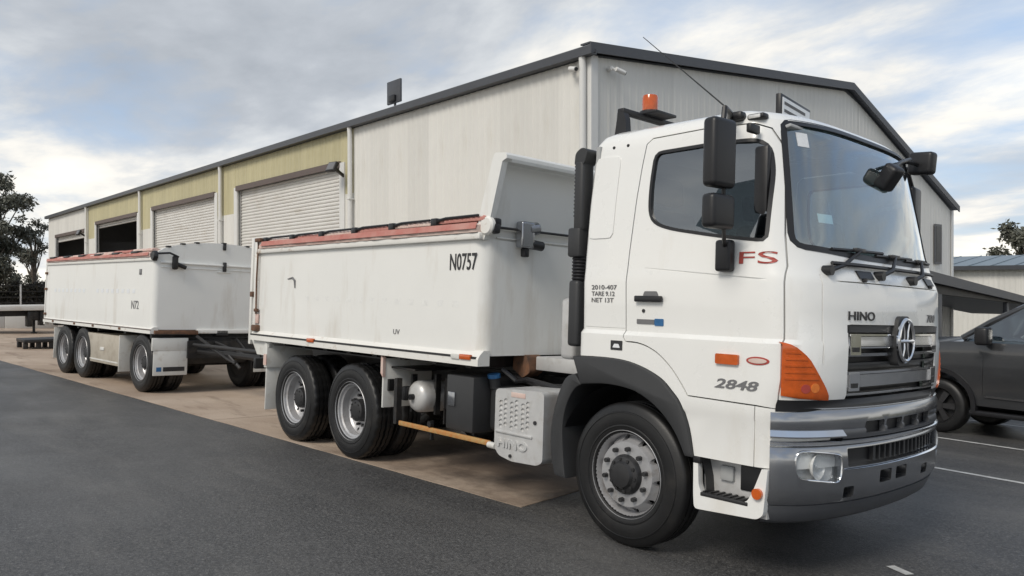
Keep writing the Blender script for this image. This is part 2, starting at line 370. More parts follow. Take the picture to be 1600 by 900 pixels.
def rnd_poly(pts, r=0.05, seg=5):
    """round the corners of a polygon"""
    o = []; n = len(pts)
    for i in range(n):
        p = Vector(pts[i]); a = Vector(pts[i - 1]); b = Vector(pts[(i + 1) % n])
        rr = r[i] if isinstance(r, (list, tuple)) else r
        da = min(rr, (a - p).length * 0.45); db = min(rr, (b - p).length * 0.45)
        s = p + (a - p).normalized() * da; e = p + (b - p).normalized() * db
        for k in range(seg + 1):
            t = k / seg; o.append(tuple(s * (1 - t) ** 2 + p * 2 * t * (1 - t) + e * t * t))
    return o
YB0, YB1 = -22.0, 42.0
def gz(y): return -math.tan(TILT) * max(YB0, min(YB1, y))
# ================================================================== ground
def sheet(name, poly, dz, m, thick=0.0, kind='structure', label=None):
    """flat polygon following the fall of the yard"""
    bm = bmesh.new(); vs = [bm.verts.new((x, y, 0)) for x, y in poly]; bm.faces.new(vs)
    for yb in (YB0, YB1):
        g = list(bm.verts) + list(bm.edges) + list(bm.faces)
        bmesh.ops.bisect_plane(bm, geom=g, plane_co=(0, yb, 0), plane_no=(0, 1, 0))
    if thick:
        r = bmesh.ops.extrude_face_region(bm, geom=list(bm.faces))
        low = [q for q in r['geom'] if isinstance(q, bmesh.types.BMVert)]
        for q in low: q.co.z -= thick
    for q in bm.verts: q.co.z += gz(q.co.y) + dz
    bmesh.ops.recalc_face_normals(bm, faces=bm.faces)
    me = bpy.data.meshes.new(name); bm.to_mesh(me); bm.free(); me.materials.append(M[m])
    if me.polygons[0].normal.z < 0 and not thick: me.flip_normals()
    o = obj(name, me)
    if kind: o['kind'] = kind
    if label: o['label'] = label
    return o
terrain = sheet('terrain', [(-1500, -1500), (1500, -1500), (1500, 1500), (-1500, 1500)], -0.03, 'dry_ground', label='dry flat ground reaching to the horizon')
road = sheet('asphalt_yard', [(-75, -40), (60, -40), (60, 34), (-75, 34)], 0.0, 'asphalt', label='dark grey asphalt yard around the truck')
slab = empty('concrete_apron'); slab['kind'] = 'structure'; slab['label'] = 'brown stained concrete apron the truck and trailer stand on'
def edge_y(x): return (0.167 + (x + 1.233) * 0.0414) if x > -5.985 else (-0.03 + (x + 5.985) * 0.0469)
cuts = [-1.233, -7.2, -13.2, -19.2, -25.2, -31.2, -39, -55, -70]
for k in range(len(cuts) - 1):
    xa, xb = cuts[k] - (0.006 if k else 0), cuts[k + 1] + 0.006
    for s_ in (0, 1):
        n_ = 14; near = []
        for i in range(n_ + 1):
            x = lerp(xa, xb, i / n_); near.append((x, edge_y(x) + random.uniform(-0.008, 0.008)))
        if s_ == 0: poly = near + [(xb, 3.294), (xa if k else -1.72, 3.294)]
        else: poly = [(xa if k else -1.72, 3.306), (xb, 3.306), (xb, 8.4), (xa if k else -2.1, 8.4 if k else 6.6)]
        o = sheet('concrete_slab', poly, 0.006 + random.uniform(-0.001, 0.0015), 'concrete', thick=0.05, kind=None); o.parent = slab
def strip_line(name, a, b, wd, lab):
    a = Vector(a); b = Vector(b); d = (b - a).normalized(); n = Vector((-d.y, d.x)) * wd / 2
    ps = [a - n, b - n, b + n, a + n]
    mb = MB(); k = 24; rows = []
    for sgn in (-1, 1):
        rows.append([((a + (b - a) * i / k + n * (sgn * (1 + random.uniform(-0.08, 0.08)))).x, (a + (b - a) * i / k + n * sgn).y, 0) for i in range(k + 1)])
    rows = [[(x, y, gz(y) + 0.004) for x, y, z in r] for r in rows]
    mb.grid(rows); o = mb.build(name, 'line_paint', road); o['label'] = lab; return o
strip_line('parking_line', (-1.1, 5.42), (4.6, 4.86), 0.085, 'white painted bay line nearest the truck bumper')
strip_line('parking_line', (-1.6, 7.93), (4.0, 7.33), 0.085, 'white painted bay line just in front of the dark ute')
strip_line('parking_line', (-1.8, 10.55), (4.0, 9.95), 0.085, 'white painted bay line under the dark ute')
strip_line('parking_line', (1.40, 1.16), (1.56, 1.08), 0.07, 'short white paint mark left on the asphalt before the bumper')

# ================================================================== the long shed
TH = -0.025
shed = empty('industrial_shed', (-5.69, 6.0, -0.25), (0, 0, TH))
tag(shed, 'long cream corrugated steel shed with roller doors behind the truck', 'shed')
ZB = 0.0                       # local base; world heights + 0.25
EV = 6.25; RD = 7.15; FE = 4.48; YR = 9.5; YF = 16.3; LEN = 45.4
def roof_z(y): return lerp(EV, RD, y / YR) if y < YR else lerp(RD, FE, (y - YR) / (YF - YR))
POST = [0.0, -8.35, -17.17, -26.34, -35.62, -45.4]
DOORS = [None, (-15.89, -9.02, 5.22), (-24.84, -17.89, 5.21), (-33.95, -27.0, 5.15), (-43.24, -36.3, 4.92)]
# ribbed sheets: profile along u, one sheet 0.8 m wide with four ribs
def sheet_mesh(name, wd, h0, h1, m, hl=None, hr=None, dp=0.013):
    """one ribbed cladding sheet in local (u, out, z); top may slope (hl..hr)"""
    pts = []; n = 4; p = wd / n
    for i in range(n):
        x = i * p
        pts += [(x, 0.0), (x + p * 0.28, 0.0), (x + p * 0.38, -dp), (x + p * 0.62, -dp), (x + p * 0.72, 0.0)]
    pts.append((wd + 0.004, 0.001))
    hl = h1 if hl is None else hl; hr = h1 if hr is None else hr
    mb = MB(); mb.grid([[(x, y, h0) for x, y in pts], [(x, y, lerp(hl, hr, x / wd)) for x, y in pts]])
    return mb.mesh(name, m, smooth=0)
wall = MB()
# inner skin of the walls (cladding hangs on it), with the door openings left open
for i in range(5):
    a, b = POST[i + 1], POST[i]
    if DOORS[i] is None: wall.box(a, b, 0.03, 0.10, -0.4, EV - 0.05)
    else:
        d0, d1, dt = DOORS[i]
        wall.box(a, d0, 0.03, 0.10, -0.4, EV - 0.05); wall.box(d1, b, 0.03, 0.10, -0.4, EV - 0.05); wall.box(d0, d1, 0.03, 0.10, dt, EV - 0.05)
wall.prism([(0.10, -0.4), (YF, -0.4), (YF, FE - 0.05), (YR, RD - 0.05), (0.10, EV - 0.05)], 'x', -0.11, -0.04)
wall.prism([(0.10, -0.4), (YF, -0.4), (YF, FE - 0.05), (YR, RD - 0.05), (0.10, EV - 0.05)], 'x', -LEN, -LEN + 0.07)
wall.box(-LEN + 0.07, -0.11, YF - 0.07, YF, -0.4, FE - 0.05)
wallo = wall.build('wall', 'interior_wall', shed, smooth=0)
inner = MB()
inner.box(POST[2] - 0.03, POST[2] + 0.03, 0.1, 15.9, -0.3, 4.4)
inner.box(POST[4] - 0.03, POST[4] + 0.03, 0.1, 15.9, -0.3, 4.4)
inner.box(-LEN + 0.1, -17.3, 13.0, 13.06, -0.3, 5.4)
inner.build('partition', 'interior_wall', shed, smooth=0)
cache = {}
def clad(u0, u1, h0, h1, m, y=0.0):
    n = max(1, round((u1 - u0) / 0.8)); wd = (u1 - u0) / n
    key = (round(wd, 3), round(h0, 2), round(h1, 2), m)
    if key not in cache: cache[key] = sheet_mesh('cladding_sheet', wd, h0, h1, m)
    for k in range(n):
        o = obj('cladding_sheet', cache[key], wallo); o.location = (u0 + k * wd, 0.028 - random.uniform(0, 0.004), 0)
clad(POST[1], POST[0] - 0.02, -0.4, EV - 0.12, 'sheet_white')
for i in range(1, 5):
    d0, d1, dt = DOORS[i]; a, b = POST[i + 1], POST[i]
    up = 'sheet_yellow' if i < 4 else 'sheet_white'
    split = 4.48
    clad(d0, d1, dt + 0.02, EV - 0.12, up)
    for (q0, q1) in ((a, d0 - 0.0), (d1, b)):
        clad(q0, q1, split if up == 'sheet_yellow' else -0.4, EV - 0.12, up)
        if up == 'sheet_yellow': clad(q0, q1, -0.4, split, 'sheet_white')
# end wall facing the car park
n = 21; wd = (YF - 0.05) / n
for k in range(n):
    y0 = 0.02 + k * wd; y1 = y0 + wd
    me = sheet_mesh('cladding_sheet', wd, -0.4, 5, 'sheet_white', roof_z(y0) - 0.10, roof_z(y1) - 0.10, 0.006)
    if y0 < YR < y1: pass
    o = obj('cladding_sheet', me, wallo); o.rotation_euler = (0, 0, math.pi / 2); o.location = (-0.036 + random.uniform(0, 0.003), y0, 0)
# corner flashing
MB().box(-0.16, 0.012, -0.012, 0.0, -0.4, EV - 0.1).box(0.0, 0.012, 0.0, 0.16, -0.4, EV - 0.08).build('corner_flashing', 'downpipe_paint', shed)
MB().box(0.0, 0.012, YF - 0.14, YF + 0.012, -0.4, FE - 0.05).build('corner_flashing', 'downpipe_paint', shed)
# roof
rf = MB(); ov = 0.14
rf.prism([(-0.16, EV - 0.01), (YR, RD + 0.02), (YF + 0.16, FE - 0.03), (YF + 0.16, FE + 0.03), (YR, RD + 0.09), (-0.16, EV + 0.05)], 'x', -LEN - ov, ov - 0.03)
roof = rf.build('roof', 'roof_sheet', shed, smooth=0)
MB().prism([(-0.175, EV - 0.115), (-0.175, EV + 0.035), (-0.16, EV + 0.035), (-0.16, EV - 0.10), (-0.045, EV - 0.10), (-0.045, EV - 0.02), (-0.03, EV - 0.02), (-0.03, EV - 0.115)], 'x', -LEN - ov, ov + 0.02).build('gutter', 'trim_dark', roof, smooth=0)
cap = MB()
for (ya, yb) in ((-0.16, YR), (YR, YF + 0.16)):
    za = EV if ya < 1 else RD; zb = RD if yb == YR else FE
    za += 0.07; zb += 0.07
    cap.prism([(ya, za - 0.16), (yb, zb - 0.16), (yb, zb + 0.02), (ya, za + 0.02)], 'x', ov - 0.03, ov)
    cap.prism([(ya, za), (yb, zb), (yb, zb + 0.03), (ya, za + 0.03)], 'x', ov - 0.25, ov - 0.02)
cap.build('barge_capping', 'trim_dark', roof, smooth=0)
# downpipes at each frame
for p in (-0.13, POST[1], POST[2], POST[3], POST[4]):
    m_ = MB(); m_.tube([(p, -0.10, EV - 0.11), (p, -0.085, EV - 0.3), (p, -0.085, -0.2)], 0.062, 12)
    for z in (0.9, 2.6, 4.3): m_.box(p - 0.08, p + 0.08, -0.152, 0.0, z, z + 0.03)
    m_.build('downpipe', 'downpipe_paint', shed)
# roller doors
def roller_door(d0, d1, dt, zbot, closed=True):
    pitch = 0.10; rows = []; z = zbot
    while z < dt:
        for t, y in ((0, 0.16), (0.25, 0.135), (0.6, 0.13), (0.9, 0.15)): rows.append((z + t * pitch, y))
        z += pitch
    mb = MB(); mb.grid([[(d0 - 0.03, y, zz), (d1 + 0.03, y, zz)] for zz, y in rows]); d = mb.build('roller_door', 'door_curtain', shed, smooth=0)
    MB().box(d0 - 0.26, d0, -0.022, 0.12, -0.3, dt + 0.10).build('door_jamb', 'downpipe_paint', d); MB().box(d1, d1 + 0.26, -0.022, 0.12, -0.3, dt + 0.10).build('door_jamb', 'downpipe_paint', d)
    MB().box(d0 - 0.05, d1 + 0.02, -0.05, 0.02, dt - 0.02, dt + 0.14).build('door_hood', 'trim_brown', d)
    return d
roller_door(*DOORS[1], -0.25); roller_door(*DOORS[2], -0.25)
roller_door(*DOORS[3], 4.95); roller_door(*DOORS[4], 4.62)
# end wall window + vent, and its security camera
MB().box(0.0, 0.03, 14.85, 15.35, 2.75, 3.95).build('window_frame', 'trim_dark', shed)
MB().box(0.028, 0.036, 14.92, 15.28, 2.82, 3.88).build('window_pane', 'black_plastic', shed)
for (x, y, rz) in ((-0.42, -0.06, 0), (0.06, 0.46, math.pi / 2)):
    c = MB(); c.cyl((0, 0.06, 0), (0, -0.02, 0), 0.045, 12); c.cyl((0, -0.02, 0), (0.06, -0.05, -0.03), 0.025, 8); c.cyl((0.03, -0.08, -0.02), (0.22, -0.12, -0.07), 0.042, 14)
    o = c.build('security_camera', 'downpipe_paint', shed); o.location = (x, y, 6.0); o.rotation_euler = (0, 0, rz)
    MB().cyl((0.221, -0.1205, -0.0702), (0.235, -0.124, -0.074), 0.034, 14).build('lens', 'black_plastic', o)
# floodlights on door posts
for (x, z) in ((-8.80, 4.93), (-35.9, 4.6)):
    f = MB().bb(-0.16, 0.16, -0.50, -0.40, -0.14, 0.14, 0.02).build('floodlight', 'black_plastic', shed); f.location = (x, 0, z); f.rotation_euler = (R(-28), 0, R(12))
    MB().bb(-0.13, 0.13, -0.508, -0.495, -0.11, 0.11, 0.004).build('lens', 'grey_decal', f)
    MB().box(-0.03, 0.03, -0.42, 0.02, -0.02, 0.05).build('bracket', 'black_plastic', f)
# square panel on a short mast above the gutter
p = MB(); p.cyl((-6.75, 0.25, EV - 0.02), (-6.75, 0.25, EV + 0.32), 0.03, 10)
mast = p.build('mast', 'trim_dark', shed)
MB().bb(-7.05, -6.45, 0.20, 0.26, EV + 0.27, EV + 0.83, 0.02).build('panel', 'trim_dark', mast)
MB().bb(-6.88, -6.62, 0.13, 0.20, EV + 0.30, EV + 0.46, 0.02).build('control_box', 'black_plastic', mast)

# ================================================================== awning beside the shed, second shed
aw = empty('awning', (-2.5, 12.4, gz(12.4))); tag(aw, 'low dark awning on posts beside the end of the cream shed', 'awning')
def awz(y): return lerp(2.09, 1.53, (y - 12.86) / 6.14) - gz(12.4)
mb = MB()
y0, y1 = 11.9 - 12.4, 25.0 - 12.4
for k in range(1):
    mb.prism([(y0, awz(11.9) - 0.07), (y1, awz(25.0) - 0.07), (y1, awz(25.0)), (y0, awz(11.9))], 'x', -3.1, 0.08)
mb.build('roof', 'roof_sheet', aw, smooth=0)
MB().prism([(y0, awz(11.9) - 0.20), (y1, awz(25.0) - 0.10), (y1, awz(25) + 0.02), (y0, awz(11.9) + 0.02)], 'x', 0.08, 0.14).build('fascia', 'trim_dark', aw, smooth=0)
MB().prism([(y0, awz(11.9) - 0.42), (19 - 12.4, awz(19) - 0.15), (y1, awz(25.0) - 0.15), (y1, awz(25) - 0.08), (y0, awz(11.9) - 0.08)], 'x', -0.14, 0.0).build('beam', 'chassis', aw, smooth=0)
for yy, wd_ in ((13.25, 0.13), (17.8, 0.09), (22.6, 0.09)):
    MB().bb(-0.07 - wd_ / 2, -0.07 + wd_ / 2, yy - 12.4 - wd_, yy - 12.4 + wd_, gz(yy) - gz(12.4) - 0.05, awz(yy) - 0.2, 0.006).build('post', 'trim_dark', aw)
s2 = empty('storage_shed', (-9, 38, gz(38))); tag(s2, 'low cream shed with blue grey roof far behind the dark ute', 'shed')
w2 = MB().box(-14, 22, 0.04, 9, -0.3, 4.28).build('wall', 'sheet_white', s2, smooth=0)
me2 = sheet_mesh('cladding_sheet', 0.9, -0.3, 4.25, 'sheet_white')
for k in range(40):
    o = obj('cladding_sheet', me2, w2); o.location = (-14 + 0.9 * k, 0.03, 0)
r2 = MB().prism([(-0.25, 4.30), (5.0, 4.95), (9.3, 4.30), (9.3, 4.36), (5.0, 5.02), (-0.25, 4.36)], 'x', -14.3, 22.3).build('roof', 'roof_blue', s2, smooth=0)
MB().box(-14.3, 22.3, -0.36, -0.25, 4.18, 4.38).build('gutter', 'trim_dark', r2)
for k in range(36): 
    o = MB().box(-0.02, 0.02, 0, 5.28, 0, 0.03).build('roof_rib', 'roof_blue', r2, smooth=0); o.location = (-13.8 + k, -0.24, 4.37); o.rotation_euler = (math.atan2(0.65, 5.25), 0, 0)
# ================================================================== the truck
truck = empty('tipper_truck', (0, 0, 0), (-TILT, 0, 0))
tag(truck, 'white three axle tipper truck with cab in the foreground', 'truck')
YC = 1.245
LEV = [(0.745, -0.5, 0.93, 1.36, 1.243), (1.02, -0.5, 0.93, 1.365, 1.240), (1.045, -0.5, 0.93, 1.365, 1.249), (1.13, -0.5, 0.93, 1.37, 1.247), (1.20, -0.5, 0.95, 1.40, 1.246), (1.515, -0.5, 0.95, 1.41, 1.246), (1.545, -0.5, 0.95, 1.408, 1.216),
       (1.90, -0.5, 0.93, 1.40, 1.226), (1.95, -0.5, 0.92, 1.385, 1.222), (2.00, -0.5, 0.91, 1.355, 1.216), (2.10, -0.5, 0.90, 1.325, 1.210), (2.5, -0.5, 0.83, 1.245, 1.178), (2.9, -0.49, 0.765, 1.165, 1.135),
       (2.97, -0.485, 0.75, 1.14, 1.118), (3.03, -0.455, 0.70, 1.07, 1.075), (3.07, -0.40, 0.60, 0.95, 1.0), (3.095, -0.25, 0.40, 0.72, 0.86), (3.105, -0.05, 0.2, 0.45, 0.65)]
def lev(z):
    z = max(LEV[0][0], min(LEV[-1][0], z))
    for a, b in zip(LEV, LEV[1:]):
        if z <= b[0]:
            t = (z - a[0]) / (b[0] - a[0]); return [lerp(a[i], b[i], t) for i in range(1, 5)]
def plan(z, ins=0.0, rc=0.08):
    xr, xs, xf, wd = lev(z); xr += ins; xf -= ins; wd -= ins; xs -= ins * 0.2
    half = []
    for k in range(6):
        a = math.pi + (math.pi / 2) * k / 5; half.append((xr + rc + rc * math.cos(a), -wd + rc + rc * math.sin(a)))
    for k in range(1, 7): half.append((lerp(xr + rc, xs, k / 7), -wd))
    n = 26
    for k in range(n + 1):
        t = k / n; a = -math.pi / 2 * (1 - t) ** 0.85
        half.append((xs + (xf - xs) * max(0, math.cos(a)) ** (2 / 3), -wd * abs(math.sin(a)) ** (2 / 3)))
    full = half + [(x, -y) for x, y in half[-2::-1]]
    return [(x, YC + y, z) for x, y in full]
def solid(zs, ins, name):
    rows = [plan(z, ins) for z in zs]; mb = MB(); mb.grid(rows, close_u=True)
    m = len(rows[0]); o = len(mb.v) - len(rows) * m
    mb.f += [tuple(range(m)), tuple(range((len(rows) - 1) * m, len(rows) * m))]
    return mb.mesh(name, None, smooth=0)
zs = [l[0] for l in LEV]; zs = sorted(set(zs + [1.3, 1.72, 2.2, 2.3, 2.4, 2.6, 2.7, 2.8, 3.0, 3.05, 3.085]))
outer = solid(zs, 0.0, 'outer'); innr = solid([0.80, 1.2, 1.6, 2.0, 2.1, 2.3, 2.5, 2.7, 2.9, 2.97, 3.03, 3.05], 0.045, 'inner')
shell = boolean(outer, innr)
def fx(y, z, L=lev):
    t_ = L(z); xs, xf, wd = t_[1:4]; n = t_[4] if len(t_) > 4 else 3.0
    r = min(1.0, abs(y - YC) / wd); return xs + (xf - xs) * max(0.0, 1 - r ** n) ** (1 / n)
def sy(x, z):
    xr, xs, xf, wd = lev(z)
    if x <= xs: return YC - wd
    r = min(1.0, (x - xs) / (xf - xs)); return YC - wd * max(0.0, 1 - r ** 3) ** (1 / 3)
ARCHX = [(-0.60, 1.335), (-0.25, 1.345), (-0.02, 1.335), (0.16, 1.295), (0.309, 1.233), (0.40, 1.16), (0.479, 1.076), (0.55, 0.92), (0.592, 0.73)]
ARCHX = crom(ARCHX)
shell = boolean(shell, MB().prism(ARCHX + [(0.592, 0.5), (-0.7, 0.5), (-0.7, 1.335)], 'y', -0.3, 2.9).mesh('c', None, 0))
WSC = rnd_poly([(YC - 1.10, 2.125), (YC - 0.5, 2.085), (YC + 0.5, 2.085), (YC + 1.10, 2.125), (YC + 0.995, 2.965), (YC + 0.5, 2.985), (YC - 0.5, 2.985), (YC - 0.995, 2.965)], [0.09, 0.2, 0.2, 0.09, 0.07, 0.2, 0.2, 0.07])
shell = boolean(shell, MB().prism(WSC, 'x', 0.80, 1.7).mesh('c', None, 0))
shell = boolean(shell, MB().prism(rnd_poly([(0.515, 1.115), (1.975, 1.115), (1.975, 1.648), (0.515, 1.648)], 0.03), 'x', 1.15, 1.7).mesh('c', None, 0))
DOOR = [(-0.035, 1.50), *crom([(-0.015, 1.474), (0.09, 1.470), (0.19, 1.445), (0.29, 1.395), (0.394, 1.31), (0.48, 1.21), (0.530, 1.14)]), (1.03, 1.13), (1.148, 1.118), (1.168, 1.3), (1.168, 1.6), (1.160, 2.0), (1.128, 2.2), (1.085, 2.6), (1.045, 2.80), (0.99, 2.90), (0.90, 2.935), (0.53, 2.952), (0.09, 2.945), (0.045, 2.91), (0.022, 2.75), (0.0, 2.52), (-0.03, 2.1), (-0.04, 1.9)]
WIN = rnd_poly([(0.125, 2.84), (0.60, 2.845), (0.995, 2.83), (1.045, 2.62), (1.052, 2.155), (0.723, 2.195), (0.27, 2.275), (0.118, 2.345), (0.105, 2.6)], [0.06, 0.1, 0.10, 0.1, 0.05, 0.2, 0.12, 0.12, 0.2], 4)
def grow(poly, d):
    n = len(poly); ar = sum(poly[i][0] * poly[(i + 1) % n][1] - poly[(i + 1) % n][0] * poly[i][1] for i in range(n)); sg = 1 if ar > 0 else -1
    o = []
    for i in range(n):
        a = Vector(poly[i - 1]); p = Vector(poly[i]); b = Vector(poly[(i + 1) % n]); e = ((p - a).normalized() + (b - p).normalized())
        if e.length < 1e-6: e = b - a
        e.normalize(); nn = Vector((e.y, -e.x)) * sg; o.append(tuple(p + nn * d))
    return o
dmesh = {}
for side in (0, 1):
    ya, yb = (-0.15, 0.36) if side == 0 else (2 * YC - 0.36, 2 * YC + 0.15)
    dm = boolean(shell, MB().prism(DOOR, 'y', ya, yb).mesh('c', None, 0), 'INTERSECT')
    dm = boolean(dm, MB().prism(grow(WIN, -0.004), 'y', ya - 0.2, yb + 0.2).mesh('c', None, 0))
    dmesh[side] = dm
for side in (0, 1):
    ya, yb = (-0.15, 0.36) if side == 0 else (2 * YC - 0.36, 2 * YC + 0.15)
    shell = boolean(shell, MB().prism(grow(DOOR, 0.009), 'y', ya, yb).mesh('c', None, 0))
# panel gaps cut into the shell
def cut(me, mb): return boolean(me, mb.mesh('c', None, 0))
for s_ in (0, 1):
    yy = 0.285 if s_ == 0 else 2 * YC - 0.285
    shell = cut(shell, MB().box(1.27, 1.5, yy - 0.004, yy + 0.004, 1.40, 1.955))
shell = cut(shell, MB().box(1.335, 1.6, 0.29, 2.20, 1.915, 1.923))
shell = cut(shell, MB().box(1.022, 1.030, -0.1, 0.02, 0.70, 1.125))
GRV = [(-0.2, 1.997), (0.12, 1.995), (1.165, 1.903), (1.30, 1.893), (1.30, 1.900), (1.165, 1.911), (0.12, 2.003), (-0.2, 2.003)]
shell = cut(shell, MB().prism([(1.16, 1.905), (1.30, 1.893), (1.30, 1.898), (1.16, 1.910)], 'y', -0.1, 0.06))
dmesh[0] = boolean(dmesh[0], MB().prism(GRV[1:3] + GRV[5:7], 'y', -0.1, 0.0315).mesh('c', None, 0))
shell = cut(shell, MB().box(-0.55, -0.03, -0.1, 0.034, 1.558, 1.565))
for me in [shell] + list(dmesh.values()):
    finish(me, 28); me.materials.clear(); me.materials.append(M['paint'])
cab = obj('cab', shell, truck)
doors = []
for side in (0, 1):
    doors.append(obj('door', dmesh[side], truck))
door = doors[0]
# patches lying on the cab skin ------------------------------------------------
def front_area(zrows, yl, yr, out0, out1, ncol=12, L=lev, fxf=None):
    """closed curved slab on the front skin between yl(z) and yr(z), from offset out0 to out1"""
    fn = fxf or (lambda y, z: fx(y, z, L))
    def pt(y, z, o):
        e = 0.002; s = (fn(y + e, z) - fn(y - e, z)) / (2 * e); s = max(-6, min(6, s)); l = math.hypot(1, s)
        return (fn(y, z) + o / l, y - s * o / l, z)
    def cols(z):
        wd = L(z)[3]; a, b = yl(z), yr(z)
        A = lambda y: math.copysign(math.asin(min(1.0, (abs(y - YC) / wd)) ** 1.5), y - YC)
        B = lambda t: YC + math.copysign(wd * abs(math.sin(t)) ** (2 / 3), t)
        ta, tb = A(a), A(b); return [a if k == 0 else b if k == ncol else B(lerp(ta, tb, k / ncol)) for k in range(ncol + 1)]
    F = [[pt(y, z, out1) for y in cols(z)] for z in zrows]; K = [[pt(y, z, out0) for y in cols(z)] for z in zrows]
    mb = MB(); mb.grid(F); mb.grid(K)
    m = len(F[0]); r = len(F); o2 = m * r
    for i in range(r - 1):
        for c in (0, m - 1): mb.f.append((i * m + c, (i + 1) * m + c, o2 + (i + 1) * m + c, o2 + i * m + c))
    for k in range(m - 1):
        for i in (0, r - 1): mb.f.append((i * m + k, i * m + k + 1, o2 + i * m + k + 1, o2 + i * m + k))
    return mb
def poly_span(poly):
    """left/right limits of a convex-ish polygon in (y, z) as functions of z"""
    def lim(z):
        xs_ = []
        n = len(poly)
        for i in range(n):
            (ya, za), (yb, zb) = poly[i], poly[(i + 1) % n]
            if (za - z) * (zb - z) <= 0 and abs(za - zb) > 1e-9: xs_.append(lerp(ya, yb, (z - za) / (zb - za)))
        return (min(xs_), max(xs_)) if xs_ else (poly[0][0], poly[0][0])
    return (lambda z: lim(z)[0]), (lambda z: lim(z)[1])
def span_rows(poly, n): 
    z0 = min(p[1] for p in poly) + 1e-4; z1 = max(p[1] for p in poly) - 1e-4
    return [lerp(z0, z1, (1 - math.cos(math.pi * k / n)) / 2) for k in range(n + 1)]
def side_slab(name, poly, o0, o1, m, parent, hole=None):
    """slab on the right-hand skin outlined by poly in (x, z)"""
    mb = MB(); n = len(poly)
    if hole is None:
        v = [(x, sy(x, z) - o1, z) for x, z in poly] + [(x, sy(x, z) - o0, z) for x, z in poly]
        mb.add(v, [tuple(range(n)), tuple(range(2 * n - 1, n - 1, -1))] + [(i, (i + 1) % n, n + (i + 1) % n, n + i) for i in range(n)])
    else:
        h = hole
        v = [(x, sy(x, z) - o1, z) for x, z in poly] + [(x, sy(x, z) - o1, z) for x, z in h] + [(x, sy(x, z) - o0, z) for x, z in poly] + [(x, sy(x, z) - o0, z) for x, z in h]
        for i in range(n):
            j = (i + 1) % n
            mb.f += [(i, j, n + j, n + i), (2 * n + i, 2 * n + j, 3 * n + j, 3 * n + i), (i, j, 2 * n + j, 2 * n + i), (n + i, n + j, 3 * n + j, 3 * n + i)]
        mb.v = v
    return mb.build(name, m, parent, 30)
# windscreen
yl, yr = poly_span(WSC)
ws = front_area(span_rows(WSC, 18), yl, yr, -0.022, -0.016, 26).build('windscreen', 'windscreen_glass', truck, 60)
def ring_front(poly, inner, out):
    P = lambda q, o: (fx(q[0], q[1]) + o, q[0], q[1])
    n = len(poly); v = [P(q, out) for q in poly] + [P(q, out - 0.002) for q in inner] + [P(q, -0.03) for q in poly] + [P(q, -0.03) for q in inner]; f = []
    for i in range(n):
        j = (i + 1) % n; f += [(i, j, n + j, n + i), (2 * n + i, 2 * n + j, 3 * n + j, 3 * n + i), (i, j, 2 * n + j, 2 * n + i), (n + i, n + j, 3 * n + j, 3 * n + i)]
    return MB().add(v, f)
def resample(poly, n):
    pts = [Vector(p) for p in poly]; L = [0]
    for i in range(len(pts)): L.append(L[-1] + (pts[(i + 1) % len(pts)] - pts[i]).length)
    o = []
    for k in range(n):
        d = L[-1] * k / n
        for i in range(len(pts)):
            if L[i + 1] >= d: t = (d - L[i]) / max(1e-9, L[i + 1] - L[i]); o.append(tuple(pts[i].lerp(pts[(i + 1) % len(pts)], t))); break
    return o
W2 = resample(WSC, 120)
ring_front(grow(W2, 0.010), grow(W2, -0.028), 0.004).build('windscreen_seal', 'black_plastic', ws, 40)
front_area([2.80, 2.895], lambda z: YC - 0.90, lambda z: YC - 0.80, -0.0155, -0.014, 3).build('sticker', 'sticker', ws)
front_area([2.30, 2.36], lambda z: YC - 0.83, lambda z: YC - 0.68, -0.026, -0.024, 3).build('sticker', 'sticker', ws)
# door glass and seals
WR = resample(WIN, 80)
side_slab('window', grow(WR, -0.006), -0.020, -0.014, 'window_glass', door)
side_slab('window_seal', grow(WR, 0.006), -0.03, 0.003, 'black_plastic', door, hole=grow(WR, -0.016))
def mir(o, parent, name=None):
    c = o.copy(); c.data = o.data.copy(); col.objects.link(c); c.parent = parent
    for q in c.data.vertices: q.co.y = 2 * YC - q.co.y
    c.data.flip_normals(); return c
for ch in list(door.children): mir(ch, doors[1])
# handle and lock
h = side_slab('handle_recess', rnd_poly([(0.11, 1.80), (0.25, 1.80), (0.235, 1.835), (0.125, 1.835)], 0.012), -0.01, 0.0025, 'grey_decal', door)
MB().bb(0.055, 0.292, sy(0.1, 1.78) - 0.035, sy(0.1, 1.78) - 0.008, 1.758, 1.802, 0.008).build('handle', 'black_plastic', door)
MB().cyl((0.12, sy(0.1, 1.7) + 0.01, 1.695), (0.12, sy(0.1, 1.7) - 0.006, 1.695), 0.013, 14).build('lock', 'steel_dark', door)
def on_side(x0, z0): return lambda x, y, d: (x0 + x, sy(x0 + x, z0 + y) - 0.003 - d, z0 + y)
text_obj('lettering', 'FS', 0.078, 'red_decal', on_side(0.875, 2.015), door, width=0.245, bold=0.0)
text_obj('lettering', '2848', 0.062, 'grey_decal', on_side(0.735, 1.212), door, width=0.315, shear=0.25, bold=0.02)
side_slab('badge', rnd_poly([(0.06, 1.60), (0.215, 1.60), (0.215, 1.635), (0.06, 1.635)], 0.006), -0.01, 0.004, 'grey_decal', door)
side_slab('badge', rnd_poly([(0.218, 1.592), (0.295, 1.592), (0.295, 1.642), (0.218, 1.642)], 0.008), -0.01, 0.005, 'blue_decal', door)
side_slab('side_indicator', rnd_poly([(0.745, 1.368), (0.912, 1.368), (0.912, 1.434), (0.745, 1.434)], 0.012), -0.01, 0.02, 'orange_lens', door)
el = [(1.037 + 0.075 * math.cos(t * math.pi / 12), 1.404 + 0.026 * math.sin(t * math.pi / 12)) for t in range(24)]
side_slab('oval_badge', el, -0.01, 0.004, 'red_decal', door)
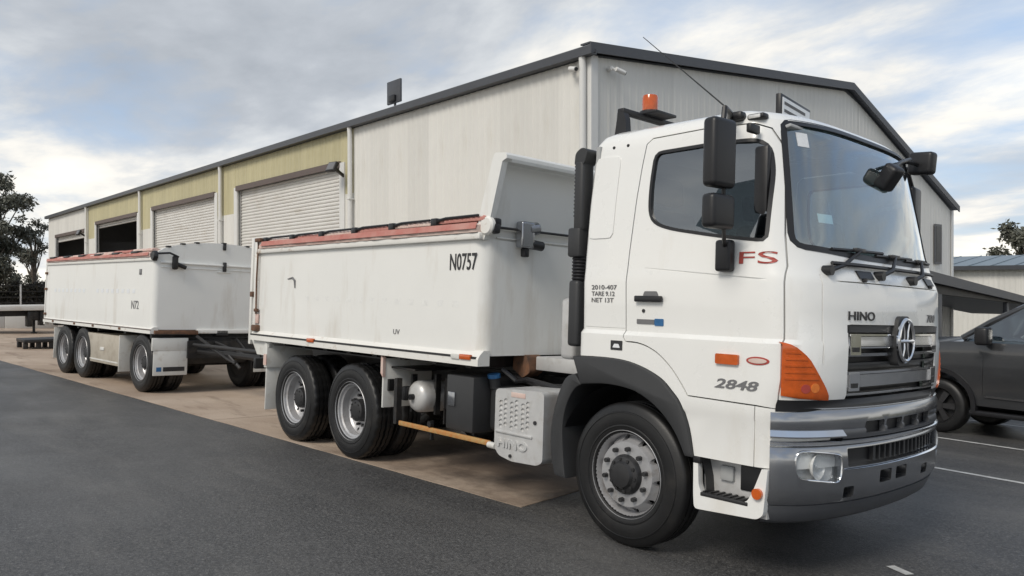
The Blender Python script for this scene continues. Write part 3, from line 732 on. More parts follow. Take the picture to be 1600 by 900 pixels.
side_slab('oval_badge_face', [(1.037 + (a - 1.037) * 0.8, 1.404 + (b - 1.404) * 0.62) for a, b in el], 0.0, 0.0055, 'tarp_pale', door)
for k, s_ in enumerate(('2010-407', 'TARE 9.12', 'NET 13T')):
    text_obj('lettering', s_, 0.034, 'grey_decal', on_side(-0.375, 1.845 - 0.048 * k), cab, width=(0.245, 0.225, 0.215)[k], bold=0.006)
side_slab('emblem_plate', rnd_poly([(-0.155, 1.403), (-0.046, 1.403), (-0.046, 1.472), (-0.155, 1.472)], 0.005), -0.01, 0.004, 'black_decal', cab)
side_slab('emblem_mark', rnd_poly([(-0.135, 1.42), (-0.066, 1.42), (-0.08, 1.448), (-0.12, 1.448)], 0.005), 0.0, 0.006, 'sticker', cab)
side_slab('pressed_panel', resample(rnd_poly([(-0.43, 2.86), (-0.19, 2.85), (-0.205, 2.232), (-0.445, 2.232)], 0.04), 40), -0.006, 0.007, 'paint', cab)
for x in (-0.275, -0.138): MB().cyl((x, sy(x, 2.93) + 0.02, 2.93), (x, sy(x, 2.93) - 0.006, 2.925), 0.012, 10).build('plug', 'steel_dark', cab)
# cab front: letters, corner lamps, grille
def on_front(y0, z0, out=0.003): return lambda x, y, d: (fx(y0 + x, z0 + y) + out + d, y0 + x, z0 + y)
text_obj('lettering', 'HINO', 0.058, 'steel_dark', on_front(0.515, 1.675, 0.004), cab, width=0.32, bold=0.01)
text_obj('lettering', '700', 0.058, 'grey_decal', on_front(1.74, 1.672, 0.004), cab, width=0.20, shear=0.2, bold=0.01)
LAMP = [(0.050, 1.195), (0.172, 1.178), (0.346, 1.17), (0.318, 1.235), (0.255, 1.325), (0.182, 1.432), (0.112, 1.497), (0.070, 1.525), (0.050, 1.530)]
def both(fn):
    o = fn(); mir(o, o.parent); return o
l_, r_ = poly_span(LAMP)
lm = front_area(span_rows(LAMP, 16), l_, r_, -0.02, 0.012, 12).build('corner_lamp', 'orange_lens', truck, 50)
for k in range(5):
    z = 1.30 + 0.04 * k
    front_area([z, z + 0.012], lambda q: l_(q) + 0.012, lambda q: r_(q) - 0.02, 0.0, 0.016, 8).build('lens_rib', 'orange_lens', lm)
for (y, z, r, m_) in ((0.165, 1.245, 0.028, 'red_decal'), (0.225, 1.25, 0.03, 'bulb_amber')):
    pp = [(y + r * math.cos(t * math.pi / 8), z + r * math.sin(t * math.pi / 8)) for t in range(16)]
    front_area(span_rows(pp, 8), *poly_span(pp), 0.0, 0.0145, 6).build('bulb', m_, lm, 50)
lm2 = mir(lm, truck)
for ch in list(lm.children): mir(ch, lm2)
gr = front_area([1.10, 1.38, 1.66], lambda z: 0.50, lambda z: 1.99, -0.10, -0.085, 20).build('grille', 'black_plastic', truck, 50)
def gbar(z0, z1, o0, o1, m, ya=0.525, yb=1.965, nm='bar'):
    k = 4; zz = [lerp(z0, z1, t / k) for t in range(k + 1)]
    return front_area(zz, lambda z: ya, lambda z: yb, o0, o1, 20).build(nm, m, gr, 50)
gbar(1.598, 1.644, -0.07, -0.01, 'grey_plastic', nm='top_panel')
gbar(1.508, 1.570, -0.06, -0.004, 'bar_metal'); gbar(1.574, 1.588, -0.06, 0.006, 'chrome', nm='chrome_bead'); gbar(1.495, 1.505, -0.06, 0.002, 'chrome', nm='chrome_bead')
gbar(1.442, 1.462, -0.07, -0.01, 'satin_metal', nm='thin_bar')
gbar(1.385, 1.40, -0.08, -0.03, 'grey_plastic', nm='thin_bar')
gbar(1.245, 1.325, -0.06, -0.004, 'bar_metal'); gbar(1.330, 1.346, -0.06, 0.006, 'chrome', nm='chrome_bead')
gbar(1.192, 1.208, -0.06, 0.002, 'chrome', nm='chrome_bead')
gbar(1.118, 1.15, -0.07, -0.02, 'grey_plastic', nm='bottom_panel')
for z0, z1 in ((1.452, 1.586), (1.222, 1.338)):
    for ya in (0.53, 1.84): 
        p_ = front_area([z0, z1], lambda z: ya, lambda z: ya + 0.115, -0.05, 0.009, 4).build('end_block', 'chrome', gr)
        front_area([z0 + 0.02, z0 + 0.05], lambda z: ya + 0.02, lambda z: ya + 0.09, 0.0, 0.013, 4).build('mark', 'steel_dark', p_)
front_area([1.115, 1.645], lambda z: 1.962, lambda z: 1.982, -0.05, 0.012, 3).build('side_trim', 'chrome', gr)
front_area([1.115, 1.645], lambda z: 0.508, lambda z: 0.526, -0.05, 0.004, 3).build('side_trim', 'black_plastic', gr)
# emblem: ring with a bar and two curved strokes on a dark shield
def ring(mb, cx, cy, cz, ry, rz, t, n=40):
    pts = [(cx, cy + ry * math.cos(2 * math.pi * k / n), cz + rz * math.sin(2 * math.pi * k / n)) for k in range(n + 1)]; return mb.tube(pts, t, 8, cap=False)
EX = fx(YC, 1.54) + 0.035; EZ = 1.545
sh = MB().prism(rnd_poly([(YC - 0.10, 1.37), (YC + 0.10, 1.37), (YC + 0.135, 1.54), (YC + 0.09, 1.712), (YC - 0.09, 1.712), (YC - 0.135, 1.54)], 0.05), 'x', 1.37, EX - 0.012).build('emblem_shield', 'grey_plastic', gr)
e = MB(); ring(e, EX, YC, EZ, 0.125, 0.142, 0.015)
e.tube([(EX, YC - 0.12, EZ - 0.005), (EX + 0.006, YC, EZ - 0.005), (EX, YC + 0.12, EZ - 0.005)], 0.014, 8)
for s_ in (-1, 1):
    e.tube([(EX, YC + s_ * 0.055, EZ + 0.125), (EX, YC + s_ * 0.028, EZ + 0.06), (EX, YC + s_ * 0.028, EZ - 0.06), (EX, YC + s_ * 0.055, EZ - 0.125)], [0.005, 0.007, 0.007, 0.005], 8)
e.build('emblem', 'chrome', sh)
# black gap between cab and bumper
front_area([1.10, 1.14, 1.172], lambda z: 0.045, lambda z: 2 * YC - 0.045, -0.08, 0.005, 40).build('filler_panel', 'black_plastic', truck, 50)
# wipers on the cowl
def wiper(py, pz, by0, by1, bz):
    x = fx(py, pz) + 0.03
    a = MB(); a.cyl((x - 0.04, py, pz), (x + 0.02, py, pz), 0.032, 14)
    ym = lerp(by0, by1, 0.45)
    a.tube([(x, py, pz), (x + 0.01, lerp(py, ym, 0.45), pz + 0.045), (fx(ym, bz) + 0.03, ym, bz)], [0.018, 0.014, 0.01], 8)
    o = a.build('wiper', 'black_plastic', truck)
    b = MB(); b.tube([(fx(y, bz + (y - ym) * 0.02) + 0.008, y, bz + (y - ym) * 0.02) for y in [lerp(by0, by1, k / 8) for k in range(9)]], 0.011, 6)
    b.bb(fx(ym, bz) + 0.004, fx(ym, bz) + 0.035, ym - 0.07, ym + 0.07, bz - 0.012, bz + 0.016, 0.005)
    b.build('wiper_blade', 'black_plastic', o)
wiper(0.345, 1.985, 0.45, 1.12, 2.135); wiper(0.93, 1.975, 1.0, 1.62, 2.125); wiper(1.45, 1.965, 1.5, 2.1, 2.12)
MB().tube([(fx(y, 2.03) + 0.022, y, 2.035) for y in [0.4 + 0.1 * k for k in range(17)]], 0.014, 6).build('wiper_link', 'steel_dark', truck)
for y in (0.66, 1.78):
    g_ = front_area([1.948, 1.97, 2.0], lambda z: y, lambda z: y + 0.19, -0.01, 0.012, 6).build('grab_handle', 'black_plastic', truck)
    MB().cyl((fx(y + .04, 1.93), y + 0.04, 1.937), (fx(y + .04, 1.93) + 0.025, y + 0.04, 1.937), 0.014, 10).build('washer_jet', 'black_plastic', g_)

# bumper ---------------------------------------------------------------------
def blev(dx=0.0):
    def f(z):
        k = max(0.0, min(1.0, (0.58 - z) / 0.18)); return (0.3, 0.98 - 0.04 * k, 1.44 + dx - 0.05 * k, 1.25 - 0.012 * k, 2.3)
    return f
BY = YC - 1.2335
def bband(name, prof, m, parent=None, ya=0.030, yb=None, smooth=40, back=-0.06, ncol=44):
    yb = 2 * YC - ya if yb is None else yb
    L = blev(); rows = []
    zz = [p[0] for p in prof]
    mb = front_area(zz, lambda z: ya, lambda z: yb, back, 0.0, ncol, L)
    # push the outer surface by the profile
    nrow = len(prof); mcol = ncol + 1
    for i, (z, o) in enumerate(prof):
        for k in range(mcol):
            x, y, z_ = mb.v[i * mcol + k]; bx, by, _ = mb.v[nrow * mcol + i * mcol + k]
            d = Vector((x - bx, y - by)); d.normalize(); mb.v[i * mcol + k] = (x + d.x * o, y + d.y * o, z_)
    return mb
main = bband('bumper', [(0.52, -0.012), (0.56, 0.004), (0.62, 0.006), (0.72, 0.012), (0.80, 0.008), (0.872, 0.0), (0.885, -0.01)], 'satin_metal').mesh('bumper', None, 0)
for (a, b, z0, z1) in ((0.52, 1.97, 0.747, 0.860), (0.49, 0.59, 0.550, 0.622), (0.88, 1.04, 0.612, 0.695), (1.11, 1.28, 0.612, 0.695), (1.57, 1.70, 0.590, 0.658)):
    main = boolean(main, MB().prism(rnd_poly([(a, z0), (b, z0), (b, z1), (a, z1)], 0.015, 3), 'x', 1.2, 1.7).mesh('c', None, 0))
HL = rnd_poly([(0.138, 0.69), (0.459, 0.646), (0.476, 0.827), (0.16, 0.860), (0.136, 0.82)], [0.05, 0.06, 0.06, 0.03, 0.03], 6)
main = boolean(main, MB().prism(HL, 'x', 1.0, 1.7).mesh('c', None, 0))
main = boolean(main, MB().prism([(2 * YC - y, z) for y, z in HL], 'x', 1.0, 1.7).mesh('c', None, 0))
finish(main, 35); main.materials.clear(); main.materials.append(M['satin_metal'])
bump = obj('bumper', main, truck)
bband('x', [(0.395, -0.05), (0.42, -0.022), (0.48, -0.012), (0.516, -0.008)], '').build('lower_skirt', 'skirt_metal', bump, 40)
SLOTS = [(0.70 + a * 0.265, 0.935 + a * 0.265) for a in range(4)]
def slotted(me, m, nm):
    c = MB()
    for a, b in SLOTS: c.prism(rnd_poly([(a, 0.946), (b, 0.946), (b, 1.026), (a, 1.026)], 0.012, 3), 'x', 1.2, 1.7)
    r = boolean(me, c.mesh('c', None, 0)); finish(r, 40); r.materials.clear(); r.materials.append(M[m]); return obj(nm, r, bump)
slotted(bband('x', [(0.985, 0.0), (1.02, 0.006), (1.09, 0.002), (1.112, -0.015)], '', back=-0.03).mesh('upper_panel', None, 0), 'satin_metal', 'upper_panel')
bband('x', [(1.108, -0.02), (1.122, 0.0), (1.13, -0.02)], '', back=-0.09).build('chrome_bead', 'chrome', bump, 40)
bband('x', [(0.936, 0.004), (0.942, 0.036), (0.950, 0.038), (0.984, 0.006)], '', yb=0.47, ncol=16).build('chrome_strip', 'chrome', bump, 40)
slotted(bband('x', [(0.925, 0.004), (0.945, 0.010), (0.972, 0.010), (0.984, 0.004)], '', ya=0.475, yb=2.015, ncol=24, back=-0.03).mesh('slot_panel', None, 0), 'skirt_metal', 'slot_panel')
bband('x', [(0.888, 0.0), (0.897, 0.016), (0.912, 0.016), (0.921, 0.0)], '').build('chrome_bead', 'chrome', bump, 40)
bband('x', [(0.915, -0.035), (0.95, -0.035), (1.05, -0.035)], '', back=-0.08).build('groove', 'black_plastic', bump, 40)
bband('x', [(0.725, 0.006), (0.734, 0.022), (0.745, 0.006)], '', ya=0.48, yb=2.01, ncol=24).build('chrome_bead', 'chrome', bump, 40)
lg = bband('x', [(0.745, -0.05), (0.80, -0.05), (0.875, -0.05)], '', ya=0.50, yb=1.99, ncol=20, back=-0.08).build('lower_grille', 'black_plastic', bump, 40)
for k in range(15):
    ya = 0.84 + k * 0.076
    bband('x', [(0.757, -0.02), (0.81, -0.02), (0.866, -0.02)], '', ya=ya, yb=ya + (0.018 if k % 3 else 0.03), ncol=1, back=-0.06).build('grille_rib', 'satin_metal' if k > 9 else 'grey_plastic', lg)
MB().box(1.15, 1.26, 0.35, 2.14, 0.55, 0.745).build('crossmember', 'black_plastic', bump)
yl_, yr_ = poly_span(HL)
hl = front_area(span_rows(HL, 12), yl_, yr_, -0.065, -0.055, 12, blev()).build('headlamp', 'lamp_reflector', truck, 50)
front_area(span_rows(HL, 12), lambda z: yl_(z) + 0.003, lambda z: yr_(z) - 0.003, -0.006, 0.004, 12, blev()).build('lens', 'lens_glass', hl, 60)
q = MB()
for (y, z, rr) in ((0.30, 0.757, 0.082),):
    xx = fx(y, z, blev()) - 0.06; q.lathe([(rr, 0.05), (rr * 0.95, 0.040), (rr * 0.8, 0.02), (rr * 0.45, 0.006), (rr * 0.2, 0.004), (rr * 0.2, 0.035), (0.001, 0.04)], 28, (xx, y, z), 'x')
q.build('bulb_bowl', 'lamp_reflector', hl, 50)
hr_ = front_area(span_rows(grow(resample(HL, 60), 0.004), 14), *poly_span(grow(resample(HL, 60), 0.004)), -0.07, -0.066, 12, blev()).build('lamp_back', 'black_plastic', hl)
hl2 = mir(hl, truck)
for ch in list(hl.children): mir(ch, hl2)
bez = resample(HL, 60)
mbz = MB(); mbz.tube([(fx(y, z, blev()) + 0.004, y, z) for y, z in bez + bez[:1]], 0.008, 6, cap=False); mbz.build('lamp_bezel', 'chrome', hl, 60)

# step well below the door -------------------------------------------------------
st = MB(); st.prism(rnd_poly([(0.598, 0.40), (1.06, 0.425), (1.10, 0.46), (1.125, 0.74), (1.085, 0.74), (1.03, 0.60), (0.985, 0.515), (0.655, 0.505), (0.63, 0.56), (0.62, 0.74), (0.585, 0.74), (0.59, 0.5)], [0.03, 0.03, 0.02, 0.002, 0.002, 0.03, 0.03, 0.02, 0.02, 0.002, 0.002, 0.02], 3), 'y', 0.0, 0.05)
stp = st.build('step_panel', 'paint', truck, 40)
MB().box(0.60, 1.12, 0.115, 0.135, 0.42, 0.86).build('step_back', 'cover_white', stp)
MB().box(0.60, 1.10, 0.05, 0.115, 0.425, 0.47).build('step_floor', 'cover_white', stp)
t = MB().bb(0.645, 0.995, -0.004, 0.11, 0.492, 0.518, 0.006)
for k in range(7): t.box(0.66 + k * 0.047, 0.675 + k * 0.047, 0.004, 0.105, 0.518, 0.526)
t.build('step_tread', 'steel_dark', stp)
MB().bb(0.73, 0.83, 0.09, 0.12, 0.60, 0.70, 0.012).build('step_lamp', 'cabin_trim', stp)
MB().bb(0.875, 1.02, 0.105, 0.12, 0.56, 0.72, 0.006).build('step_opening', 'black_plastic', stp)
MB().cyl((1.064, 0.01, 0.585), (1.064, -0.022, 0.585), 0.034, 20).build('side_marker', 'orange_lens', stp)
MB().box(0.60, 1.10, 0.06, 0.12, 0.735, 0.76).build('step_top', 'black_plastic', stp)

# wheel arch flare, mudguard ------------------------------------------------------
LO = [(-0.43, 1.125), (-0.30, 1.14), (-0.174, 1.149), (-0.02, 1.142), (0.112, 1.117), (0.25, 1.055), (0.367, 0.968), (0.46, 0.86), (0.53, 0.735)]
def flare(name, poly, y0, y1, parent, m='grey_plastic', bev=0.012):
    bm = bmesh.new(); me = MB().prism(poly, 'y', y0, y1).mesh('c', None, 0); bm.from_mesh(me)
    ed = [q for q in bm.edges if abs(q.verts[0].co.y - y0) < 1e-5 and abs(q.verts[1].co.y - y0) < 1e-5]
    bmesh.ops.bevel(bm, geom=ed, offset=bev, segments=2, profile=0.5, affect='EDGES')
    r = bpy.data.meshes.new(name); bm.to_mesh(r); bm.free(); finish(r, 35); r.materials.append(M[m]); return obj(name, r, parent)
UP = [(-0.515, 1.33), (-0.25, 1.342), (-0.02, 1.332), (0.16, 1.292), (0.306, 1.23), (0.396, 1.157), (0.475, 1.074), (0.546, 0.918), (0.588, 0.735)]
fl = flare('wheel_flare', crom(UP) + crom(LO)[::-1], -0.028, 0.30, truck); mir(fl, truck)
MG_O = [(-0.50, 1.20), (-0.603, 1.153), (-0.69, 0.98), (-0.742, 0.758), (-0.735, 0.55), (-0.691, 0.39)]
MG_I = [(-0.573, 0.385), (-0.60, 0.55), (-0.617, 0.775), (-0.585, 0.94), (-0.508, 1.073), (-0.43, 1.12)]
mg = flare('mudguard', crom(MG_O) + crom(MG_I), -0.01, 0.42, truck); mir(mg, truck)
arc = [(0.68 * math.cos(R(a)), 0.50 + 0.66 * math.sin(R(a))) for a in range(0, 181, 10)]
lin = MB(); lin.grid([[(x, 0.02 + yy, z) for x, z in arc] for yy in (0, 0.62)]); lin.box(-0.68, 0.62, 0.60, 0.62, 0.5, 1.32)
lo_ = lin.build('wheel_liner', 'black_plastic', truck); mir(lo_, truck)
MB().bb(0.585, 0.64, -0.004, 0.08, 0.70, 0.745, 0.004).build('clip', 'black_plastic', truck)

# cabin interior -----------------------------------------------------------------
MB().box(-0.45, 1.05, 0.09, 2.40, 1.36, 1.42).build('cabin_floor', 'cabin_trim', truck)
MB().box(-0.44, -0.40, 0.10, 2.39, 1.42, 2.95).build('cabin_rear_trim', 'cabin_trim', truck)
d_ = MB().bb(0.85, 1.13, 0.20, 2.29, 1.75, 2.03, 0.05).bb(0.80, 1.0, 0.20, 1.0, 1.95, 2.13, 0.04).build('dashboard', 'cabin_trim', truck)
sw = MB(); 
pts = [(0.62 + 0.10 * math.cos(a), 0.62 + 0.22 * math.sin(a), 2.03 + 0.19 * math.cos(a)) for a in [2 * math.pi * k / 28 for k in range(29)]]
sw.tube([(0.62 - 0.19 * math.cos(a) * 0.8, 0.62 + 0.23 * math.sin(a), 2.02 + 0.12 * math.cos(a)) for a in [2 * math.pi * k / 28 for k in range(29)]], 0.016, 8, cap=False)
sw.tube([(0.62, 0.40, 2.02), (0.62, 0.84, 2.02)], 0.014, 6); sw.tube([(0.62, 0.62, 2.02), (0.9, 0.62, 1.8)], 0.03, 8)
sw.build('steering_wheel', 'black_plastic', truck)
def seat(y):
    s_ = MB().bb(0.0, 0.52, y - 0.25, y + 0.25, 1.66, 1.84, 0.05).build('seat', 'seat_fabric', truck)
    b = MB().bb(-0.09, 0.07, -0.24, 0.24, 0.0, 0.68, 0.06).build('backrest', 'seat_fabric', s_); b.location = (-0.0, y, 1.80); b.rotation_euler = (0, R(-8), 0)
    b = MB().bb(-0.06, 0.05, -0.14, 0.14, 0.0, 0.22, 0.045).build('headrest', 'seat_fabric', s_); b.location = (-0.11, y, 2.52); b.rotation_euler = (0, R(-6), 0)
    MB().box(0.05, 0.45, y - 0.2, y + 0.2, 1.42, 1.66).build('seat_base', 'black_plastic', s_)
seat(0.62); seat(1.87)
bp_ = MB().bb(0.92, 1.02, 0.10, 0.16, 2.2, 2.78, 0.02).build('grab_rail', 'black_plastic', truck)
for y in (0.55, 1.75):
    v_ = MB().bb(-0.30, 0.0, -0.28, 0.28, -0.012, 0.012, 0.008).build('sun_visor', 'cabin_trim', truck); v_.location = (1.08, y, 2.93); v_.rotation_euler = (0, R(-12), 0)

# mirrors --------------------------------------------------------------------------
def mirror_box(x0, x1, y0, y1, z0, z1, name='mirror', rot=(0, 0, 0), pivot=None):
    c = Vector(((x0 + x1) / 2, (y0 + y1) / 2, (z0 + z1) / 2))
    mb = MB().bb(x0 - c.x, x1 - c.x, y0 - c.y, y1 - c.y, z0 - c.z, z1 - c.z, 0.032, 4)
    o = mb.build(name, 'black_plastic', truck, 40); o.location = c; o.rotation_euler = rot
    MB().box(x0 - c.x - 0.003, x0 - c.x + 0.002, y0 - c.y + 0.03, y1 - c.y - 0.03, z0 - c.z + 0.03, z1 - c.z - 0.03).build('mirror_glass', 'chrome', o)
    return o
mirror_box(0.84, 0.945, -0.36, -0.14, 2.47, 2.90, rot=(0, 0, R(-6)))
mirror_box(0.84, 0.945, -0.36, -0.14, 2.215, 2.43, rot=(0, 0, R(-6)))
ar = MB(); ar.tube([(0.72, 0.12, 2.99), (0.80, 0.0, 3.0), (0.89, -0.2, 2.98), (0.89, -0.22, 2.86)], 0.018, 8)
ar.tube([(0.89, -0.22, 2.86), (0.895, -0.20, 2.45), (0.89, -0.18, 2.22), (0.83, -0.08, 2.15), (0.80, -0.02, 2.12)], 0.013, 8)
arm = ar.build('mirror_arm', 'black_plastic', truck)
MB().bb(0.735, 0.848, -0.045, 0.03, 1.965, 2.17, 0.02, 3).build('mirror_foot', 'black_plastic', arm)
MB().bb(0.655, 0.735, 0.06, 0.16, 2.84, 2.93, 0.015).build('mirror_hinge', 'black_plastic', arm)
MB().bb(0.735, 0.83, 0.08, 0.16, 2.965, 3.03, 0.02).build('mirror_hinge', 'black_plastic', arm)
MB().bb(0.93, 0.965, -0.02, 0.1, 2.85, 2.91, 0.01).build('mirror_hinge', 'black_plastic', arm)
# mirrors on the passenger corner
mirror_box(1.165, 1.285, 1.38, 1.51, 2.63, 2.825, rot=(R(0), R(38), R(-12)))
mirror_box(0.94, 1.15, 2.49, 2.60, 2.915, 3.105, rot=(R(0), R(5), R(-8)))
mirror_box(0.86, 0.95, 2.62, 2.84, 2.40, 2.84, rot=(0, 0, R(6)))
MB().tube([(0.95, 2.28, 3.01), (1.02, 2.42, 3.0), (1.02, 2.60, 3.0)], 0.02, 8).tube([(0.98, 2.32, 3.01), (1.10, 2.15, 2.98), (1.24, 1.60, 2.86), (1.27, 1.40, 2.78)], 0.014, 8).tube([(0.9, 2.60, 3.0), (0.90, 2.72, 2.85), (0.90, 2.72, 2.4), (0.85, 2.5, 2.1)], 0.016, 8).build('mirror_arm', 'black_plastic', truck)

# roof gear ------------------------------------------------------------------------
bar = MB(); bar.prism([(-0.50, 3.06), (-0.37, 3.06), (-0.385, 3.22), (-0.41, 3.275), (-0.47, 3.275), (-0.475, 3.22)], 'y', 0.37, 0.43)
bar.prism([(-0.50, 3.06), (-0.37, 3.06), (-0.385, 3.22), (-0.41, 3.275), (-0.47, 3.275), (-0.475, 3.22)], 'y', 2.06, 2.12)
bar.bb(-0.475, -0.405, 0.37, 2.12, 3.265, 3.31, 0.012)
bar.bb(-0.45, -0.28, 0.62, 0.90, 3.30, 3.325, 0.008)
br = bar.build('beacon_bar', 'black_plastic', truck)
MB().lathe([(0.001, 0.0), (0.085, 0.0), (0.085, 0.022), (0.07, 0.03), (0.001, 0.03)], 24, (-0.43, 0.735, 3.322), 'z').build('beacon_base', 'black_plastic', br)
MB().lathe([(0.064, 0.0), (0.066, 0.02), (0.066, 0.11), (0.060, 0.128), (0.045, 0.135), (0.001, 0.136)], 24, (-0.43, 0.735, 3.35), 'z').build('beacon', 'orange_lens', br)
MB().tube([(0.745, 0.11, 2.98), (0.735, 0.11, 3.04), (-0.013, 0.10, 3.711)], [0.008, 0.006, 0.0028], 6).build('antenna', 'steel_dark', truck)
mk = MB().bb(0.845, 0.968, 0.125, 0.20, 2.965, 3.005, 0.015, 3).build('marker_lamp', 'black_plastic', truck)
MB().bb(0.86, 0.945, 0.118, 0.13, 2.972, 2.996, 0.004).build('lens', 'lamp_reflector', mk)
sg = MB().bb(-0.02, 0.02, 0.0, 0.62, 0.0, 0.22, 0.008).build('roof_sign', 'black_plastic', truck); sg.location = (0.70, 0.78, 3.09); sg.rotation_euler = (0, 0, R(8))
MB().box(0.0201, 0.024, 0.03, 0.59, 0.03, 0.195).build('sign_face', 'sticker', sg)
for z_ in (0.09, 0.145): MB().box(0.0242, 0.0262, 0.06, 0.34 + z_, z_, z_ + 0.022).build('sign_mark', 'black_decal', sg)

# intake stack behind the cab --------------------------------------------------------
sk = MB().bb(-0.63, -0.53, 0.05, 0.19, 2.30, 2.86, 0.03, 3).build('intake_stack', 'grey_plastic', truck)
MB().prism(rnd_poly([(-0.63, 2.82), (-0.53, 2.82), (-0.49, 2.93), (-0.55, 2.96), (-0.62, 2.92)], 0.03), 'y', 0.055, 0.185).build('intake_hood', 'grey_plastic', sk)
for k in range(14): MB().box(-0.638, -0.625, 0.07, 0.175, 2.42 + k * 0.03, 2.432 + k * 0.03).build('louvre', 'black_plastic', sk)
MB().bb(-0.67, -0.54, 0.04, 0.21, 2.10, 2.33, 0.02).build('intake_box', 'grey_plastic', sk)
rb = MB()
for k in range(7): rb.lathe([(0.055, 0.0), (0.064, 0.012), (0.055, 0.024)], 16, (-0.60, 0.12, 1.92 + k * 0.026), 'z')
rb.build('bellows', 'black_plastic', sk)
MB().bb(-0.66, -0.55, 0.05, 0.18, 1.40, 1.92, 0.03, 3).build('intake_duct', 'grey_plastic', sk)
MB().bb(-0.90, -0.74, 0.22, 0.9, 1.28, 1.78, 0.04, 3).build('rear_guard', 'cover_white', truck)
# ================================================================== wheels
TYRE = [(0.290, 0.045), (0.300, 0.022), (0.325, 0.010), (0.342, 0.008), (0.345, 0.003), (0.352, 0.003), (0.355, 0.005), (0.375, 0.001), (0.41, 0.0), (0.440, 0.004), (0.443, 0.0), (0.449, 0.0015), (0.452, 0.007), (0.478, 0.016), (0.490, 0.022), (0.497, 0.026), (0.508, 0.036), (0.514, 0.052),
        (0.515, 0.082), (0.503, 0.084), (0.503, 0.094), (0.515, 0.096), (0.5155, 0.130), (0.503, 0.132), (0.503, 0.142), (0.5155, 0.144)]
TYRE = TYRE + [(r, 0.288 - y) for r, y in TYRE[::-1]]
def tyre_mesh(blocks):
    mb = MB(); n = 120 if blocks else 72; prof = TYRE; m = len(prof); v = []
    for k in range(n):
        a = 2 * math.pi * k / n
        for r, y in prof:
            if blocks and r > 0.50 and (k % 4 == 0): r -= 0.010
            v.append((r * math.cos(a), y, r * math.sin(a)))
    f = []
    for k in range(n):
        k2 = (k + 1) % n
        for i in range(m - 1): f.append((k * m + i, k2 * m + i, k2 * m + i + 1, k * m + i + 1))
        f.append((k * m + m - 1, k2 * m + m - 1, k2 * m, k * m))
    mb.add(v, f); return mb.mesh('tyre', 'rubber', 40)
T_STEER = tyre_mesh(False); T_DRIVE = tyre_mesh(True)
def nut_ring(mb, rad, y0, y1, r, n=10):
    for k in range(n):
        a = 2 * math.pi * (k + 0.5) / n; mb.cyl((rad * math.cos(a), y0, rad * math.sin(a)), (rad * math.cos(a), y1, rad * math.sin(a)), r, 6)
    return mb
def rim_holes(me, rad, r, y0, y1, n=10):
    c = MB()
    for k in range(n):
        a = 2 * math.pi * k / n; c.cyl((rad * math.cos(a), y0, rad * math.sin(a)), (rad * math.cos(a), y1, rad * math.sin(a)), r, 12)
    return boolean(me, c.mesh('c', None, 0), solver='MANIFOLD')
# steer rim: flat nut ring near the outer face, sloping shoulder with hand holes
sr = MB().lathe([(0.313, 0.010), (0.318, 0.016), (0.313, 0.026), (0.296, 0.032), (0.284, 0.055), (0.278, 0.11), (0.255, 0.085), (0.238, 0.040), (0.230, 0.026), (0.14, 0.024), (0.14, 0.044), (0.222, 0.046), (0.24, 0.10), (0.262, 0.14), (0.285, 0.14), (0.29, 0.05), (0.305, 0.035)], 60, closed=True).mesh('wheel', None, 0)
sr = rim_holes(sr, 0.255, 0.022, 0.02, 0.20)
finish(sr, 30); sr.materials.clear(); sr.materials.append(M['alloy'])
fw_ = obj('wheel', sr, truck); fw_.location = (0, 0, 0.515); fw_.rotation_euler = (0, R(7), 0)
obj('tyre', T_STEER, fw_)
hb = MB().lathe([(0.145, 0.03), (0.142, 0.010), (0.128, -0.012), (0.10, -0.022), (0.085, -0.045), (0.05, -0.052), (0.001, -0.052)], 32)
for k in range(10):
    a = 2 * math.pi * k / 10; hb.cyl((0.112 * math.cos(a), -0.01, 0.112 * math.sin(a)), (0.112 * math.cos(a), -0.028, 0.112 * math.sin(a)), 0.012, 6)
hb.build('hub', 'steel_dark', fw_)
nm = MB().cyl((0, 0.026, 0), (0, -0.012, 0), 0.017, 6).mesh('wheel_nut', 'steel_dark', 0)
for k in range(10):
    a = 2 * math.pi * (k + 0.5) / 10; o = obj('wheel_nut', nm, fw_); o.location = (0.185 * math.cos(a), 0, 0.185 * math.sin(a))
MB().lathe([(0.275, 0.12), (0.20, 0.13), (0.12, 0.13), (0.12, 0.26), (0.28, 0.26)], 30).build('brake_drum', 'black_plastic', fw_)
copy_part(fw_, truck, (0, 2.49, 0.515), (0, 0, math.pi))
# dual rear wheel
dr = MB().lathe([(0.313, 0.008), (0.319, 0.016), (0.313, 0.026), (0.298, 0.030), (0.286, 0.036), (0.280, 0.060), (0.262, 0.072), (0.256, 0.150), (0.24, 0.168), (0.215, 0.176), (0.10, 0.178), (0.10, 0.19), (0.25, 0.19), (0.275, 0.16), (0.29, 0.06), (0.305, 0.04)], 60, closed=True).mesh('wheel', None, 0)
dr = rim_holes(dr, 0.232, 0.018, 0.14, 0.22, 8)
finish(dr, 30); dr.materials.clear(); dr.materials.append(M['alloy'])
YRW = 0.03
rw = obj('wheel', dr, truck); rw.location = (-3.841, YRW, 0.515); rw.rotation_euler = (0, R(20), 0)
obj('tyre', T_DRIVE, rw); o = obj('tyre', T_DRIVE, rw); o.location = (0, 0.33, 0)
h2 = MB().lathe([(0.125, 0.18), (0.122, 0.12), (0.115, 0.085), (0.10, 0.075), (0.05, 0.07), (0.001, 0.07)], 28); nut_ring(h2, 0.088, 0.08, 0.066, 0.009, 8)
h2.build('hub', 'steel_dark', rw)
for k in range(10):
    a = 2 * math.pi * (k + 0.5) / 10; o = obj('wheel_nut', nm, rw); o.location = (0.165 * math.cos(a), 0.145, 0.165 * math.sin(a))
